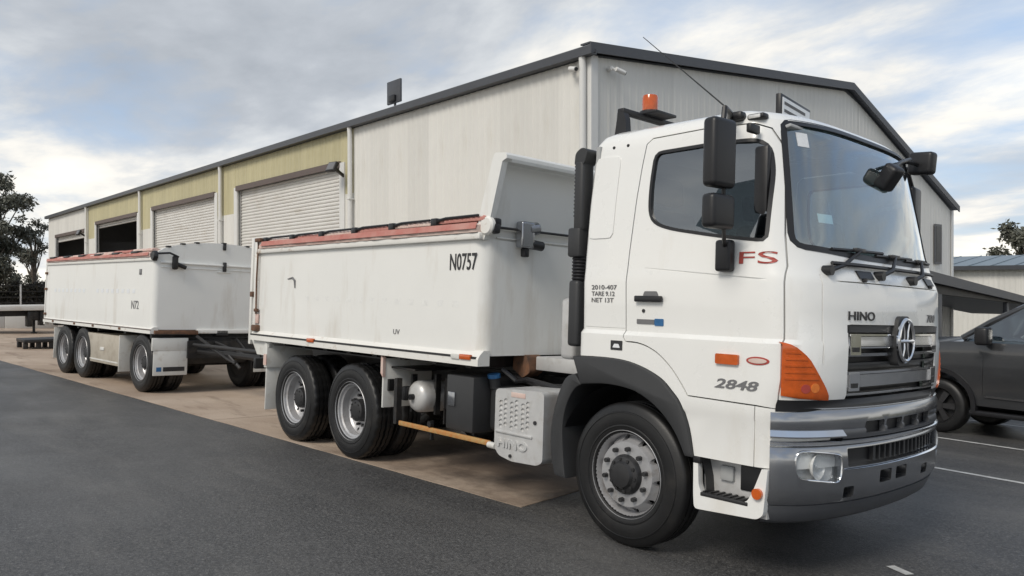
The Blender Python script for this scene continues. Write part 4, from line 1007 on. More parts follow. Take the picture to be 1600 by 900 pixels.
MB().lathe([(0.26, 0.20), (0.26, 0.55)], 30).lathe([(0.30, 0.34), (0.30, 0.60), (0.1, 0.6)], 30).build('brake_drum', 'black_plastic', rw)
copy_part(rw, truck, (-5.153, YRW, 0.515), (0, R(47), 0))
copy_part(rw, truck, (-3.841, 2.49 - YRW, 0.515), (0, 0, math.pi)); copy_part(rw, truck, (-5.153, 2.49 - YRW, 0.515), (0, R(30), math.pi))

# ================================================================== chassis
ch = MB()
for y in (0.80, 1.61): ch.prism([(-6.25, 0.80), (0.9, 0.80), (0.9, 1.06), (-6.25, 1.06)], 'y', y, y + 0.08)
for x in (-6.2, -4.5, -2.9, -1.6, -0.7, 0.3): ch.box(x, x + 0.1, 0.88, 1.61, 0.85, 1.02)
cho = ch.build('chassis_frame', 'chassis', truck, 0)
sf = MB()
for y in (0.82, 1.60): sf.box(-6.2, -1.7, y, y + 0.07, 1.065, 1.22)
for k in range(9): sf.box(-6.1 + 0.52 * k, -6.02 + 0.52 * k, 0.08, 2.41, 1.13, 1.24)
sf.build('subframe', 'chassis', truck, 0)
ax_ = MB()
for x in (-3.841, -5.153):
    ax_.cyl((x, 0.45, 0.515), (x, 2.04, 0.515), 0.085, 14); ax_.lathe([(0.01, -0.2), (0.16, -0.14), (0.2, 0), (0.16, 0.14), (0.01, 0.2)], 18, (x, YC, 0.53), 'x')
ax_.cyl((0, 0.35, 0.47), (0, 2.14, 0.47), 0.06, 10); ax_.cyl((-3.8, YC, 0.6), (-1.4, YC, 0.8), 0.05, 12)
ax_.build('axle', 'chassis', truck)
sp_ = MB()
for y in (0.70, 1.71):
    for k in range(4): sp_.prism([(-5.2 + k * 0.1, 0.66 + 0.04 * k), (-3.8 - k * 0.1, 0.66 + 0.04 * k), (-3.8 - k * 0.1, 0.69 + 0.04 * k), (-4.5, 0.74 + 0.045 * k), (-5.2 + k * 0.1, 0.69 + 0.04 * k)], 'y', y, y + 0.08)
sp_.build('leaf_spring', 'chassis', truck)
MB().box(-0.6, 0.9, 0.75, 1.75, 0.62, 1.3).build('engine', 'chassis', truck)
MB().bb(-1.6, -0.6, 0.95, 1.55, 0.55, 0.95, 0.1, 3).build('gearbox', 'chassis', truck)
hy = MB().cyl((-1.78, YC - 0.12, 0.75), (-1.80, YC - 0.12, 1.28), 0.12, 18).bb(-1.95, -1.65, 0.75, 1.25, 1.02, 1.12, 0.02)
hy.build('hoist_cylinder', 'chassis', truck)
MB().prism(rnd_poly([(-1.80, 1.255), (-1.62, 1.255), (-1.58, 1.10), (-1.68, 1.04), (-1.82, 1.12)], 0.03), 'y', 0.55, 0.72).build('hoist_bracket', 'rust', truck)
cr = MB().bb(-1.58, -0.85, 0.62, 1.9, 1.12, 1.245, 0.01).build('crossbeam', 'cover_white', truck)
MB().tube([(-1.74, 0.35, 1.12), (-1.62, 0.42, 1.02), (-1.45, 0.40, 1.05), (-1.0, 0.42, 1.0), (-0.7, 0.5, 1.05)], 0.025, 8).tube([(-1.9, 0.5, 1.1), (-1.5, 0.55, 0.98), (-1.1, 0.52, 1.02), (-0.7, 0.6, 1.12)], 0.02, 8).tube([(-2.6, 0.55, 1.0), (-2.2, 0.6, 0.92), (-1.7, 0.6, 1.0)], 0.018, 8).build('air_hose', 'black_plastic', truck)
# muffler cover with a grid of vents
cv = MB().prism(rnd_poly([(-1.42, 0.50), (-1.36, 0.44), (-1.2, 0.412), (-0.9, 0.425), (-0.835, 0.46), (-0.835, 1.0), (-0.87, 1.02), (-1.39, 1.0), (-1.42, 0.975)], 0.03, 4), 'y', 0.0, 0.60).mesh('c', None, 0)
hc = MB()
for c in range(3):
    for r_i in range(6):
        for s_ in range(2):
            x = -1.345 + c * 0.135 + s_ * 0.058; z = 0.688 + r_i * 0.040 + (0.02 if s_ else 0)
            hc.prism([(x - 0.026, z), (x - 0.013, z - 0.016), (x + 0.014, z - 0.016), (x + 0.027, z), (x + 0.014, z + 0.016), (x - 0.013, z + 0.016)], 'y', -0.05, 0.012)
cv = boolean(cv, hc.mesh('c', None, 0))
finish(cv, 35); cv.materials.clear(); cv.materials.append(M['cover_white'])
cvo = obj('muffler_cover', cv, truck)
MB().bb(-1.40, -0.955, -0.014, 0.004, 0.632, 0.655, 0.006).build('cover_ridge', 'cover_white', cvo)
text_obj('lettering', 'HINO', 0.075, 'cover_white', lambda x, y, d: (-1.37 + x, -0.004 - 4 * d, 0.515 + y), cvo, width=0.36, bold=0.03)
MB().bb(-1.22, -1.05, -0.004, 0.0015, 0.945, 0.985, 0.001).build('label_plate', 'tarp_pale', cvo)
MB().cyl((-0.925, -0.012, 0.765), (-0.925, 0.01, 0.765), 0.016, 12).cyl((-1.21, -0.012, 0.455), (-1.21, 0.01, 0.455), 0.015, 12).build('cover_bolt', 'steel_dark', cvo)
MB().tube([(-0.80, 0.25, 0.98), (-0.74, 0.2, 0.9), (-0.74, 0.2, 0.6), (-0.8, 0.3, 0.5)], 0.03, 8).build('exhaust_pipe', 'rust', truck)
# battery box, urea tank, air tank
bx = MB().bb(-2.17, -1.78, 0.05, 0.62, 0.555, 1.055, 0.015).build('battery_box', 'grey_plastic', truck)
MB().bb(-2.13, -2.03, 0.036, 0.055, 0.77, 0.90, 0.006).build('latch', 'satin_metal', bx)
ad = MB().bb(-1.76, -1.46, 0.22, 0.62, 0.58, 0.97, 0.04, 3).build('urea_tank', 'grey_plastic', truck)
MB().cyl((-1.72, 0.26, 0.96), (-1.72, 0.24, 1.05), 0.05, 16).build('filler_neck', 'grey_plastic', ad)
MB().cyl((-1.72, 0.24, 1.05), (-1.72, 0.235, 1.085), 0.058, 16).build('filler_cap', 'blue_decal', ad)
at = MB().lathe([(0.001, 0.14), (0.08, 0.145), (0.13, 0.165), (0.155, 0.20), (0.16, 0.25), (0.16, 0.56), (0.13, 0.62), (0.001, 0.64)], 28, (-2.82, 0, 0.77)).build('air_tank', 'cover_white', truck)
MB().cyl((-2.82, 0.10, 0.77), (-2.82, 0.15, 0.77), 0.03, 10).build('drain_valve', 'black_plastic', at); MB().bb(-3.0, -2.93, 0.12, 0.2, 0.72, 0.86, 0.01).build('relay_valve', 'black_plastic', at)
MB().box(-2.98, -2.95, 0.22, 0.28, 0.6, 0.98).build('tank_strap', 'chassis', at); MB().box(-2.69, -2.66, 0.30, 0.36, 0.6, 1.0).build('tank_strap', 'chassis', at)
MB().bb(-2.60, -2.30, 0.35, 0.62, 0.66, 0.98, 0.02).build('air_dryer', 'chassis', truck)
MB().box(-2.66, -2.64, 0.40, 0.44, 0.5, 0.66).box(-2.2, -2.17, 0.40, 0.44, 0.45, 0.62).build('bracket', 'chassis', truck)
ur = MB().bb(-2.86, -1.49, 0.0, 0.03, 0.495, 0.54, 0.008).build('side_guard_rail', 'rust_yellow', truck)
MB().cyl((-1.50, 0.01, 0.507), (-1.41, 0.01, 0.505), 0.028, 12).build('rail_end', 'flap_white', ur)
MB().box(-2.95, -2.90, 0.0, 0.06, 0.50, 0.95).cyl((-2.35, 0.03, 0.57), (-2.35, -0.005, 0.57), 0.03, 10).box(-2.36, -2.34, 0.02, 0.05, 0.42, 0.6).build('rail_bracket', 'chassis', ur)
# mudguards at the drive wheels
f1 = MB().bb(-3.19, -3.165, 0.01, 0.62, 0.63, 1.13, 0.006).build('mud_flap', 'flap_white', truck)
MB().prism([(-3.20, 0.98), (-3.16, 0.94), (-3.16, 1.14), (-3.20, 1.16)], 'y', -0.005, 0.03).build('reflector', 'tarp_pale', f1)
MB().box(-3.16, -2.75, 0.10, 0.62, 1.03, 1.05).box(-3.163, -3.13, 0.06, 0.12, 0.80, 0.92).build('guard_bracket', 'chassis', f1)
f2 = MB().bb(-5.86, -5.84, 0.01, 0.62, 0.30, 0.84, 0.006).build('mud_flap', 'flap_white', truck)
MB().bb(-5.90, -5.82, 0.0, 0.64, 0.83, 1.15, 0.008).build('flap_hanger', 'flap_white', f2)
MB().prism([(-5.905, 0.86), (-5.82, 0.86), (-5.82, 1.0), (-5.905, 1.0)], 'y', -0.006, 0.0).build('reflector', 'tarp_pale', f2)
for s_ in (f1, f2): mir(s_, truck)
g_ = MB(); g_.box(-5.75, -3.2, 0.06, 0.60, 1.115, 1.128); g_.build('guard_top', 'chassis', truck)

# ================================================================== tipper body
XR, XF = -6.20, -1.66
def rrect(x0, x1, y0, y1, rr, n=6):
    """plan outline, rounded at the front corners only"""
    p = [(x0, y0), (x1 - rr, y0)]
    for k in range(1, n + 1): a = -math.pi / 2 + math.pi / 2 * k / n; p.append((x1 - rr + rr * math.cos(a), y0 + rr + rr * math.sin(a)))
    for k in range(n + 1): a = math.pi / 2 * k / n; p.append((x1 - rr + rr * math.cos(a), y1 - rr + rr * math.sin(a)))
    return p + [(x0, y1)]
def tub(x0, x1, y0, y1, z0, z1, rr, floor, name, m, parent):
    """open-topped steel tub: outer skin, inner skin, rim"""
    O = rrect(x0, x1, y0, y1, rr); I = rrect(x0 + 0.06, x1 - 0.06, y0 + 0.06, y1 - 0.06, max(0.02, rr - 0.05))
    n = len(O); v = [(x, y, z0) for x, y in O] + [(x, y, z1) for x, y in O] + [(x, y, z1) for x, y in I] + [(x, y, floor) for x, y in I]; f = [tuple(range(n)), tuple(range(3 * n, 4 * n))]
    for i in range(n):
        j = (i + 1) % n
        for a in range(3): f.append((a * n + i, a * n + j, (a + 1) * n + j, (a + 1) * n + i))
    return MB().add(v, f).build(name, m, parent, 35)
tb = tub(XR, XF, 0.015, 2.475, 1.25, 2.285, 0.14, 1.36, 'tipper_body', 'tipper_paint', truck)
rl = MB()
rl.prism([(-0.035, 1.165), (-0.035, 1.225), (-0.012, 1.262), (0.03, 1.30), (0.10, 1.30), (0.10, 1.165)], 'x', XR - 0.05, XF + 0.03)
rl_ = rl.build('side_rail', 'rail_paint', tb, 30); mir(rl_, tb)
rr_ = MB().box(XR - 0.05, XF + 0.0, -0.0385, -0.025, 1.2275, 1.247).build('rail_groove', 'steel_dark', tb)
for x, nm_ in ((-4.63, 'side_marker'), (-1.80, 'side_marker')):
    MB().bb(x - 0.075, x + 0.075, -0.052, -0.02, 1.215, 1.262, 0.006).build(nm_, 'orange_lens', tb)
MB().bb(-2.0, -1.88, -0.05, -0.02, 1.212, 1.255, 0.006).build('reflector', 'flap_white', tb)
# top coaming and rolled red tarp with its bows
cm = MB().bb(XR, XF - 0.01, -0.03, 0.09, 2.283, 2.345, 0.012).build('coaming', 'rail_paint', tb); mir(cm, tb)
def tarp_strip(x0, x1, y, z, r, seed, parent):
    random.seed(seed); n = 60; rows = []
    prof = [(-0.055, 0.0), (-0.06, 0.05), (-0.045, 0.085), (0.0, 0.105), (0.05, 0.10), (0.09, 0.07), (0.10, 0.0)]
    for i in range(n + 1):
        x = lerp(x0, x1, i / n); s_ = 1 + 0.10 * math.sin(i * 0.9) + random.uniform(-0.07, 0.07); d = random.uniform(-0.006, 0.006)
        rows.append([(x, y + py * (0.9 + 0.1 * s_) + d, z + pz * s_ * r) for py, pz in prof])
    mb = MB(); mb.grid(rows); mb.f += [tuple(range(7)), tuple(range(n * 7, n * 7 + 7))]; return mb
ta = tarp_strip(XR + 0.12, XF - 0.03, 0.015, 2.342, 0.72, 3, tb).build('tarp', 'tarp_pale', tb, 60)
MB().prism([(-0.062, 2.372), (-0.045, 2.43), (-0.04, 2.43), (-0.056, 2.372)], 'x', XR + 0.2, XF - 0.03).build('tarp_band', 'tarp', ta, 0)
for i in range(6):
    x0 = -5.98 + i * 0.72
    z_ = 2.45 + 0.004 * i
    t_ = tarp_strip(x0 + 0.05, x0 + 0.74, 0.06, 2.42 + 0.006 * i, 0.42 + 0.03 * (i % 2), 11 + i, tb).build('tarp_fold', 'tarp_pale' if i % 2 == 0 else 'tarp', ta, 60)
    MB().tube([(x0 + 0.02, -0.01, z_ + 0.0), (x0 + 0.18, 0.0, z_ + 0.025), (x0 + 0.66, -0.005, z_ + 0.006 + 0.02)], [0.018, 0.014, 0.012], 6).bb(x0 - 0.02, x0 + 0.07, -0.03, 0.05, z_ - 0.035, z_ + 0.035, 0.01).build('tarp_bow', 'black_plastic', ta)
for k in range(13):
    MB().box(-4.9 + k * 0.235, -4.80 + k * 0.235, 0.0142, 0.03, 1.70 - 0.002 * k, 1.758 - 0.002 * k).build('ghost_mark', 'ghost_paint', tb)
mir(ta, tb)
# headboard leaning over the cab
HBx = lambda z: lerp(-1.70, -1.455, (z - 2.35) / (3.02 - 2.35))
hbm = MB()
hbm.prism([(-1.74, 2.28), (-1.665, 2.28), (-1.59, 2.46), (-1.45, 2.95), (-1.395, 2.97), (-1.395, 3.0), (-1.41, 3.02), (-1.54, 3.035), (-1.565, 3.02), (-1.585, 2.97), (-1.70, 2.62), (-1.76, 2.40)], 'y', 0.02, 0.085)
hb_ = MB().prism([(-1.71, 2.28), (-1.675, 2.28), (-1.585, 2.97), (-1.62, 2.97)], 'y', 0.085, 2.405).build('headboard', 'tipper_paint', tb, 0)
mir(hbm.build('side_gusset', 'tipper_paint', hb_, 0), hb_)
MB().prism([(-1.575, 2.955), (-1.405, 2.945), (-1.395, 2.97), (-1.395, 3.0), (-1.41, 3.02), (-1.54, 3.033), (-1.57, 3.01)], 'y', 0.085, 2.405).build('top_beam', 'tipper_paint', hb_, 0)
# ribs and tarp drive on the front wall
MB().bb(XF - 0.01, XF + 0.035, 0.12, 2.37, 2.375, 2.40, 0.008).bb(XF - 0.01, XF + 0.012, 0.16, 2.33, 2.30, 2.315, 0.004).build('front_rib', 'tipper_paint', tb)
MB().cyl((XF + 0.04, 0.10, 2.395), (XF + 0.04, 2.37, 2.395), 0.012, 8).build('drive_shaft', 'steel_dark', tb)
kn = MB().lathe([(0.001, -0.02), (0.07, -0.02), (0.085, 0.0), (0.085, 0.03), (0.06, 0.05), (0.001, 0.055)], 18, (XF + 0.03, 0.02, 2.40)).build('tarp_gearbox', 'rail_paint', tb)
MB().bb(XF + 0.03, XF + 0.12, 0.03, 0.11, 2.33, 2.42, 0.02).bb(XF + 0.05, XF + 0.11, 0.05, 0.13, 2.39, 2.47, 0.02).build('gear_cover', 'black_plastic', kn)
mo = MB().bb(XF + 0.03, XF + 0.13, 0.36, 0.52, 2.23, 2.47, 0.02, 3).cyl((XF + 0.08, 0.47, 2.40), (XF + 0.08, 0.58, 2.42), 0.06, 16).build('tarp_motor', 'satin_metal', tb)
MB().cyl((XF + 0.09, 0.50, 2.27), (XF + 0.09, 0.64, 2.26), 0.045, 14).bb(XF + 0.04, XF + 0.10, 0.42, 0.48, 2.15, 2.23, 0.01).build('motor_drum', 'black_plastic', mo)
text_obj('lettering', 'N0757', 0.155, 'black_decal', lambda x, y, d: (-2.13 + x, 0.012 - d, 2.012 + y), tb, width=0.385, bold=0.012)
text_obj('lettering', 'UV', 0.05, 'grey_decal', lambda x, y, d: (-3.02 + x, 0.012 - d, 1.385 + y), tb, width=0.11)
MB().tube([(-5.35, 0.008, 1.95), (-5.22, 0.008, 1.965), (-5.16, 0.008, 1.93), (-5.15, 0.008, 1.84)], [0.004, 0.012, 0.014, 0.006], 6).build('scuff', 'grey_decal', tb)
# tailgate and rear corner post with its latch gear
tg = MB().bb(XR - 0.12, XR - 0.05, 0.05, 2.44, 1.24, 2.36, 0.012).build('tailgate', 'tipper_paint', tb)
for y in (0.6, 1.245, 1.89): MB().bb(XR - 0.17, XR - 0.118, y - 0.05, y + 0.05, 1.27, 2.33, 0.01).build('tailgate_rib', 'tipper_paint', tg)
ps = MB().bb(XR - 0.20, XR - 0.14, 0.0, 0.09, 1.10, 2.50, 0.012)
po = ps.build('corner_post', 'rail_paint', tb); mir(po, tb)
MB().bb(XR - 0.05, XR + 0.03, -0.02, 0.06, 1.28, 2.44, 0.012).build('hinge_post', 'rail_paint', tb)
MB().tube([(XR + 0.055, -0.02, 2.42), (XR + 0.06, -0.03, 1.95), (XR + 0.055, -0.02, 1.50)], 0.011, 6).build('latch_rod', 'rust', tb)
MB().bb(XR - 0.10, XR - 0.02, -0.045, 0.02, 1.72, 1.79, 0.01).bb(XR + 0.02, XR + 0.10, -0.04, 0.0, 1.53, 1.57, 0.008).bb(XR - 0.02, XR + 0.12, -0.05, 0.02, 1.28, 1.36, 0.015).bb(XR + 0.02, XR + 0.18, -0.06, 0.02, 2.43, 2.48, 0.012).build('latch', 'rust', tb)
MB().bb(XR + 0.01, XR + 0.10, -0.012, 0.005, 1.38, 1.50, 0.004).build('reflector', 'tarp_pale', tb)
MB().tube([(XR - 0.14, 0.05, 1.16), (XR - 0.02, 0.04, 1.04), (XR + 0.10, 0.05, 0.95)], 0.016, 8).build('rear_hose', 'black_plastic', truck)
rb_ = MB().bb(XR - 0.12, XR - 0.05, 0.05, 2.44, 0.78, 0.92, 0.01).build('rear_bar', 'chassis', truck)
MB().bb(XR - 0.18, XR + 0.1, YC - 0.15, YC + 0.15, 0.72, 0.95, 0.03).build('tow_coupling', 'chassis', rb_)
MB().prism([(XR - 0.16, 1.20), (XR + 0.42, 1.20), (XR + 0.36, 1.02), (XR + 0.30, 0.98), (XR + 0.05, 0.98)], 'y', 0.02, 0.06).build('rear_bracket', 'flap_white', truck)
# ================================================================== dog trailer
TY = 0.06
tr = empty('dog_trailer')
tag(tr, 'white three axle tipper dog trailer coupled behind the truck', 'trailer')
tr.matrix_world = Matrix.Rotation(-TILT, 4, 'X') @ Matrix.Translation((-10.96, 0.05, 0)) @ Matrix.Rotation(TY, 4, 'Z')
for x, a in ((0.0, 10), (-3.03, 33), (-4.19, 61)):
    copy_part(rw, tr, (x, 0.02, 0.515), (0, R(a), 0)); copy_part(rw, tr, (x, 2.45, 0.515), (0, R(a + 20), math.pi))
tbx = tub(-5.42, 0.52, 0.0, 2.47, 1.115, 2.30, 0.10, 1.25, 'trailer_body', 'tipper_paint', tr)
q = MB().prism([(-0.035, 1.045), (-0.035, 1.10), (-0.012, 1.135), (0.03, 1.16), (0.10, 1.16), (0.10, 1.045)], 'x', -5.47, 0.55).build('side_rail', 'rail_paint', tbx, 30); mir(q, tbx)
MB().box(-5.46, 0.55, -0.0385, -0.02, 1.104, 1.122).build('rail_groove', 'trim_brown', tbx)
for x in (-4.8, -3.4, -2.3, -0.9): MB().bb(x, x + 0.10, -0.046, -0.02, 1.06, 1.10, 0.005).build('rail_lamp', 'rust', tbx)
q = MB().bb(-5.42, 0.50, -0.03, 0.09, 2.298, 2.36, 0.012).build('coaming', 'rail_paint', tbx); mir(q, tbx)
ta2 = tarp_strip(-5.35, 0.42, 0.01, 2.358, 0.95, 21, tbx).build('tarp', 'tarp_pale', tbx, 60)
MB().prism([(-0.068, 2.385), (-0.052, 2.44), (-0.047, 2.44), (-0.062, 2.385)], 'x', -5.3, 0.40).build('tarp_band', 'tarp', ta2, 0)
for i in range(6):
    x0 = -5.2 + i * 0.94
    tarp_strip(x0 + 0.05, x0 + 0.92, 0.05, 2.43 + 0.008 * i, 0.45, 31 + i, tbx).build('tarp_fold', 'tarp_pale' if i % 2 else 'tarp', ta2, 60)
    MB().tube([(x0, -0.01, 2.455), (x0 + 0.3, 0.0, 2.47), (x0 + 0.5, 0.0, 2.475)], [0.02, 0.016, 0.012], 6).bb(x0 + 0.1, x0 + 0.42, -0.062, -0.03, 2.435, 2.475, 0.01).build('tarp_bow', 'black_plastic', ta2)
mir(ta2, tbx)
# arched front board
arcz = lambda y: 2.36 + 0.32 * math.sqrt(max(0, 1 - ((y - YC) / 1.24) ** 2))
arcp = [(0.06, 2.28), (2.43, 2.28)] + [(y, arcz(y)) for y in [2.43 - 0.0988 * k for k in range(25)]]
hb2 = MB().prism(arcp, 'x', 0.43, 0.50).build('headboard', 'tipper_paint', tbx, 0)
for y in (0.25, 0.5, 0.75, 1.25, 1.7): MB().bb(0.42, 0.515, y - 0.035, y + 0.035, arcz(y) - 0.01, arcz(y) + 0.02, 0.008).build('board_clip', 'black_plastic', hb2)
MB().bb(0.50, 0.555, 0.10, 2.37, 2.262, 2.292, 0.008).bb(0.515, 0.535, 0.12, 2.35, 2.19, 2.205, 0.004).build('front_rib', 'tipper_paint', tbx)
MB().bb(0.52, 0.57, YC - 0.03, YC + 0.03, 2.17, 2.34, 0.012).build('front_latch', 'steel_dark', tbx); MB().bb(0.50, 0.53, YC - 0.03, YC + 0.03, 2.56, 2.67, 0.01).build('front_latch', 'steel_dark', tbx); MB().bb(0.52, 0.545, YC - 0.13, YC + 0.13, 2.15, 2.165, 0.004).build('latch_plate', 'tipper_paint', tbx)
m2 = MB().bb(0.55, 0.62, 0.28, 0.38, 2.16, 2.40, 0.03, 3).cyl((0.58, 0.36, 2.26), (0.58, 0.52, 2.20), 0.035, 14).build('tarp_motor', 'chassis', tbx)
MB().tube([(0.58, 0.02, 2.42), (0.62, 0.22, 2.44), (0.60, 0.38, 2.38)], 0.018, 8).build('motor_arm', 'black_plastic', m2)
MB().lathe([(0.001, -0.04), (0.07, -0.04), (0.09, -0.01), (0.09, 0.03), (0.001, 0.05)], 16, (0.52, 0.0, 2.38)).build('tarp_gearbox', 'black_plastic', tbx)
for k in range(18):
    if k in (8, 9): continue
    MB().box(-4.85 + k * 0.262, -4.73 + k * 0.262, -0.0035, 0.0, 1.715 + 0.004 * k / 4, 1.79 + 0.004 * k / 4).build('reflector', 'sticker', tbx)
text_obj('lettering', 'N72', 0.15, 'grey_decal', lambda x, y, d: (-0.42 + x, -0.003 - d, 1.45 + y), tbx, width=0.34, bold=0.01)
MB().bb(-0.10, 0.0, -0.012, 0.0, 2.06, 2.16, 0.004).build('vent_cap', 'grey_decal', tbx)
q = MB().bb(-5.56, -5.48, 0.0, 0.10, 0.98, 2.46, 0.012).build('corner_post', 'rail_paint', tbx); mir(q, tbx)
MB().bb(-5.50, -5.43, 0.06, 2.41, 1.12, 2.36, 0.012).build('tailgate', 'tipper_paint', tbx)
for z in (1.2, 1.75, 2.1): MB().bb(-5.50, -5.36, -0.03, 0.03, z, z + 0.05, 0.01).build('hinge', 'rust', tbx)
MB().bb(0.45, 0.60, 0.03, 0.78, 1.035, 1.105, 0.008).build('front_plate', 'rust', tbx)
MB().bb(0.46, 0.56, 0.78, 2.44, 1.05, 1.125, 0.008).build('front_sill', 'rail_paint', tbx)
# chassis, dolly and drawbar
c2 = MB()
for y in (0.78, 1.63): c2.box(-5.4, 0.45, y, y + 0.08, 0.82, 1.05)
for x in (-5.2, -3.6, -2.4, -1.0, 0.2): c2.box(x, x + 0.1, 0.1, 2.37, 0.98, 1.06)
c2.box(-0.6, 0.5, 0.4, 2.07, 0.98, 1.05); c2.box(0.42, 0.50, 0.02, 2.44, 0.96, 1.04); c2.bb(0.42, 0.56, YC - 0.12, YC + 0.12, 1.0, 1.12, 0.02)
c2.build('chassis_frame', 'chassis', tr, 0)
a2 = MB()
for x in (0.0, -3.03, -4.19): a2.cyl((x, 0.4, 0.515), (x, 2.07, 0.515), 0.08, 12)
a2.build('axle', 'chassis', tr)
db = MB().lathe([(0.5, 0.0), (0.5, 0.08)], 32, (0, YC, 0.88), 'z').box(-0.5, 0.6, 0.78, 0.90, 0.68, 0.88).box(-0.5, 0.6, 1.59, 1.71, 0.68, 0.88).box(0.50, 0.62, 0.6, 1.9, 0.62, 0.92)
dbo = db.build('dolly_frame', 'chassis', tr)
MB().bb(-0.45, 0.46, 0.66, 1.80, 0.50, 0.96, 0.04).build('dolly_fill', 'chassis', dbo)  # plain box for the dolly, added as dark fill under the trailer front
MB().tube([(0.6, 1.5, 0.95), (1.6, 1.35, 0.6), (3.0, 1.3, 0.62), (4.4, (YC - 0.02) + 0.1, 0.9)], 0.022, 8).build('brake_hose', 'black_plastic', dbo)
ybar = YC - 0.02
MB().tube([(0.6, 0.80, 0.74), (2.6, ybar - 0.10, 0.72), (4.35, ybar - 0.02, 0.74)], 0.05, 8).tube([(0.6, 1.70, 0.74), (2.6, ybar + 0.12, 0.72), (4.35, ybar + 0.02, 0.74)], 0.05, 8).box(1.2, 1.32, 0.9, 1.6, 0.70, 0.78).build('drawbar', 'steel_dark', dbo)
MB().tube([(0.62, 0.75, 1.0), (1.5, 0.90, 0.66), (1.7, 0.95, 0.60)], 0.028, 8).tube([(1.55, 0.90, 0.72), (1.75, 1.0, 0.52)], 0.03, 8).build('drawbar_stay', 'steel_dark', dbo)
MB().tube([(0.6, 0.70, 0.86), (2.2, 1.0, 0.83), (4.4, ybar, 0.85)], 0.03, 8).tube([(0.6, 1.1, 0.9), (2.0, 1.2, 0.66), (4.4, ybar, 0.95)], 0.02, 8).build('drawbar_hose', 'grey_plastic', dbo)
MB().lathe([(0.05, -0.03), (0.09, -0.03), (0.09, 0.03), (0.05, 0.03)], 20, (4.42, ybar, 0.75), 'z', closed=True).build('tow_eye', 'steel_dark', dbo)
# guards
f3 = MB().bb(0.555, 0.575, 0.03, 0.62, 0.33, 0.76, 0.008).build('mud_flap', 'flap_white', tr)
MB().bb(0.54, 0.58, 0.0, 0.62, 0.755, 0.975, 0.008).build('flap_hanger', 'flap_white', f3)
MB().box(0.5752, 0.578, 0.20, 0.57, 0.40, 0.475).build('name_strip', 'black_decal', f3)
MB().box(0.5752, 0.578, 0.085, 0.17, 0.40, 0.475).build('emblem', 'blue_decal', f3)
mir(f3, tr)
tbk = MB().bb(-2.75, -1.02, 0.04, 0.60, 0.37, 0.93, 0.012).build('tool_box', 'flap_white', tr)
tbk.data.materials.clear(); mat('box_tan', (0.46, 0.42, 0.35), 0.5, var=0.1, vscale=3, dirt=(0.3, 0.25, 0.19), dscale=(4, 4, 4), dlo=0.5, dhi=0.8); tbk.data.materials.append(M['box_tan'])
MB().box(-2.70, -1.07, 0.034, 0.042, 0.42, 0.445).bb(-2.0, -1.8, 0.025, 0.045, 0.62, 0.68, 0.006).build('box_lip', 'flap_white', tbk)
MB().bb(-1.0, -0.98, 0.02, 0.60, 0.28, 0.95, 0.006).build('mud_flap', 'flap_white', tr)
MB().bb(-4.84, -4.82, 0.02, 0.60, 0.28, 0.95, 0.006).build('mud_flap', 'flap_white', tr)
MB().box(-4.8, -2.5, 0.05, 0.60, 1.03, 1.042).box(-0.62, 0.6, 0.03, 0.6, 1.03, 1.042).build('guard_top', 'chassis', tr)
# ================================================================== dark ute
ute = empty('pickup', (-1.74, 9.50, gz(9.50)), (-TILT, 0, R(-6)))
tag(ute, 'dark grey pickup ute parked nose in behind the truck', 'pickup')
ST = [(0.0, .86, .50, 1.14, 1.22), (0.05, .95, .44, 1.22, 1.31), (0.22, 1.0, .40, 1.30, 1.39), (0.70, 1.0, .40, 1.34, 1.44), (1.15, 1.0, .40, 1.37, 1.47), (1.45, 1.0, .40, 1.385, 1.48), (1.9, 1.0, .40, 1.38, 1.45), (2.8, 1.0, .40, 1.39, 1.45), (3.7, 1.0, .40, 1.41, 1.45), (5.5, .99, .45, 1.42, 1.44), (5.72, .95, .52, 1.38, 1.41)]
rows = []
for x, hw, zb, zs_, zt in ST:
    half = [(0, zb), (.8 * hw, zb), (.975 * hw, zb + .07), (hw - .005, zb + .28), (hw, lerp(zb, zs_, .55)), (hw - .012, lerp(zb, zs_, .8)), (hw * .975, zs_ - .035), (hw * .955, zs_ + .015), (hw * .6, lerp(zs_, zt, .9)), (0, zt)]
    rows.append([(x, -y, z) for y, z in half] + [(x, y, z) for y, z in half[-2:0:-1]])
bm_ = MB(); bm_.grid(rows, close_u=True); m_ = len(rows[0]); bm_.f += [tuple(range(m_)), tuple(range((len(rows) - 1) * m_, len(rows) * m_))]
ub = bm_.mesh('body', None, 0)
WX = (0.98, 4.55); WRD = 0.41
for x in WX: ub = boolean(ub, MB().cyl((x, -1.3, 0.43), (x, 1.3, 0.43), 0.50, 36).mesh('c', None, 0))
for x0_, x1_ in ((1.62, 1.628), (2.72, 2.728), (3.66, 3.672)): ub = boolean(ub, MB().box(x0_, x1_, -1.1, -0.985, 0.52, 1.5).mesh('c', None, 0))
finish(ub, 40); ub.materials.clear(); ub.materials.append(M['car_paint'])
ubo = obj('body', ub, ute)
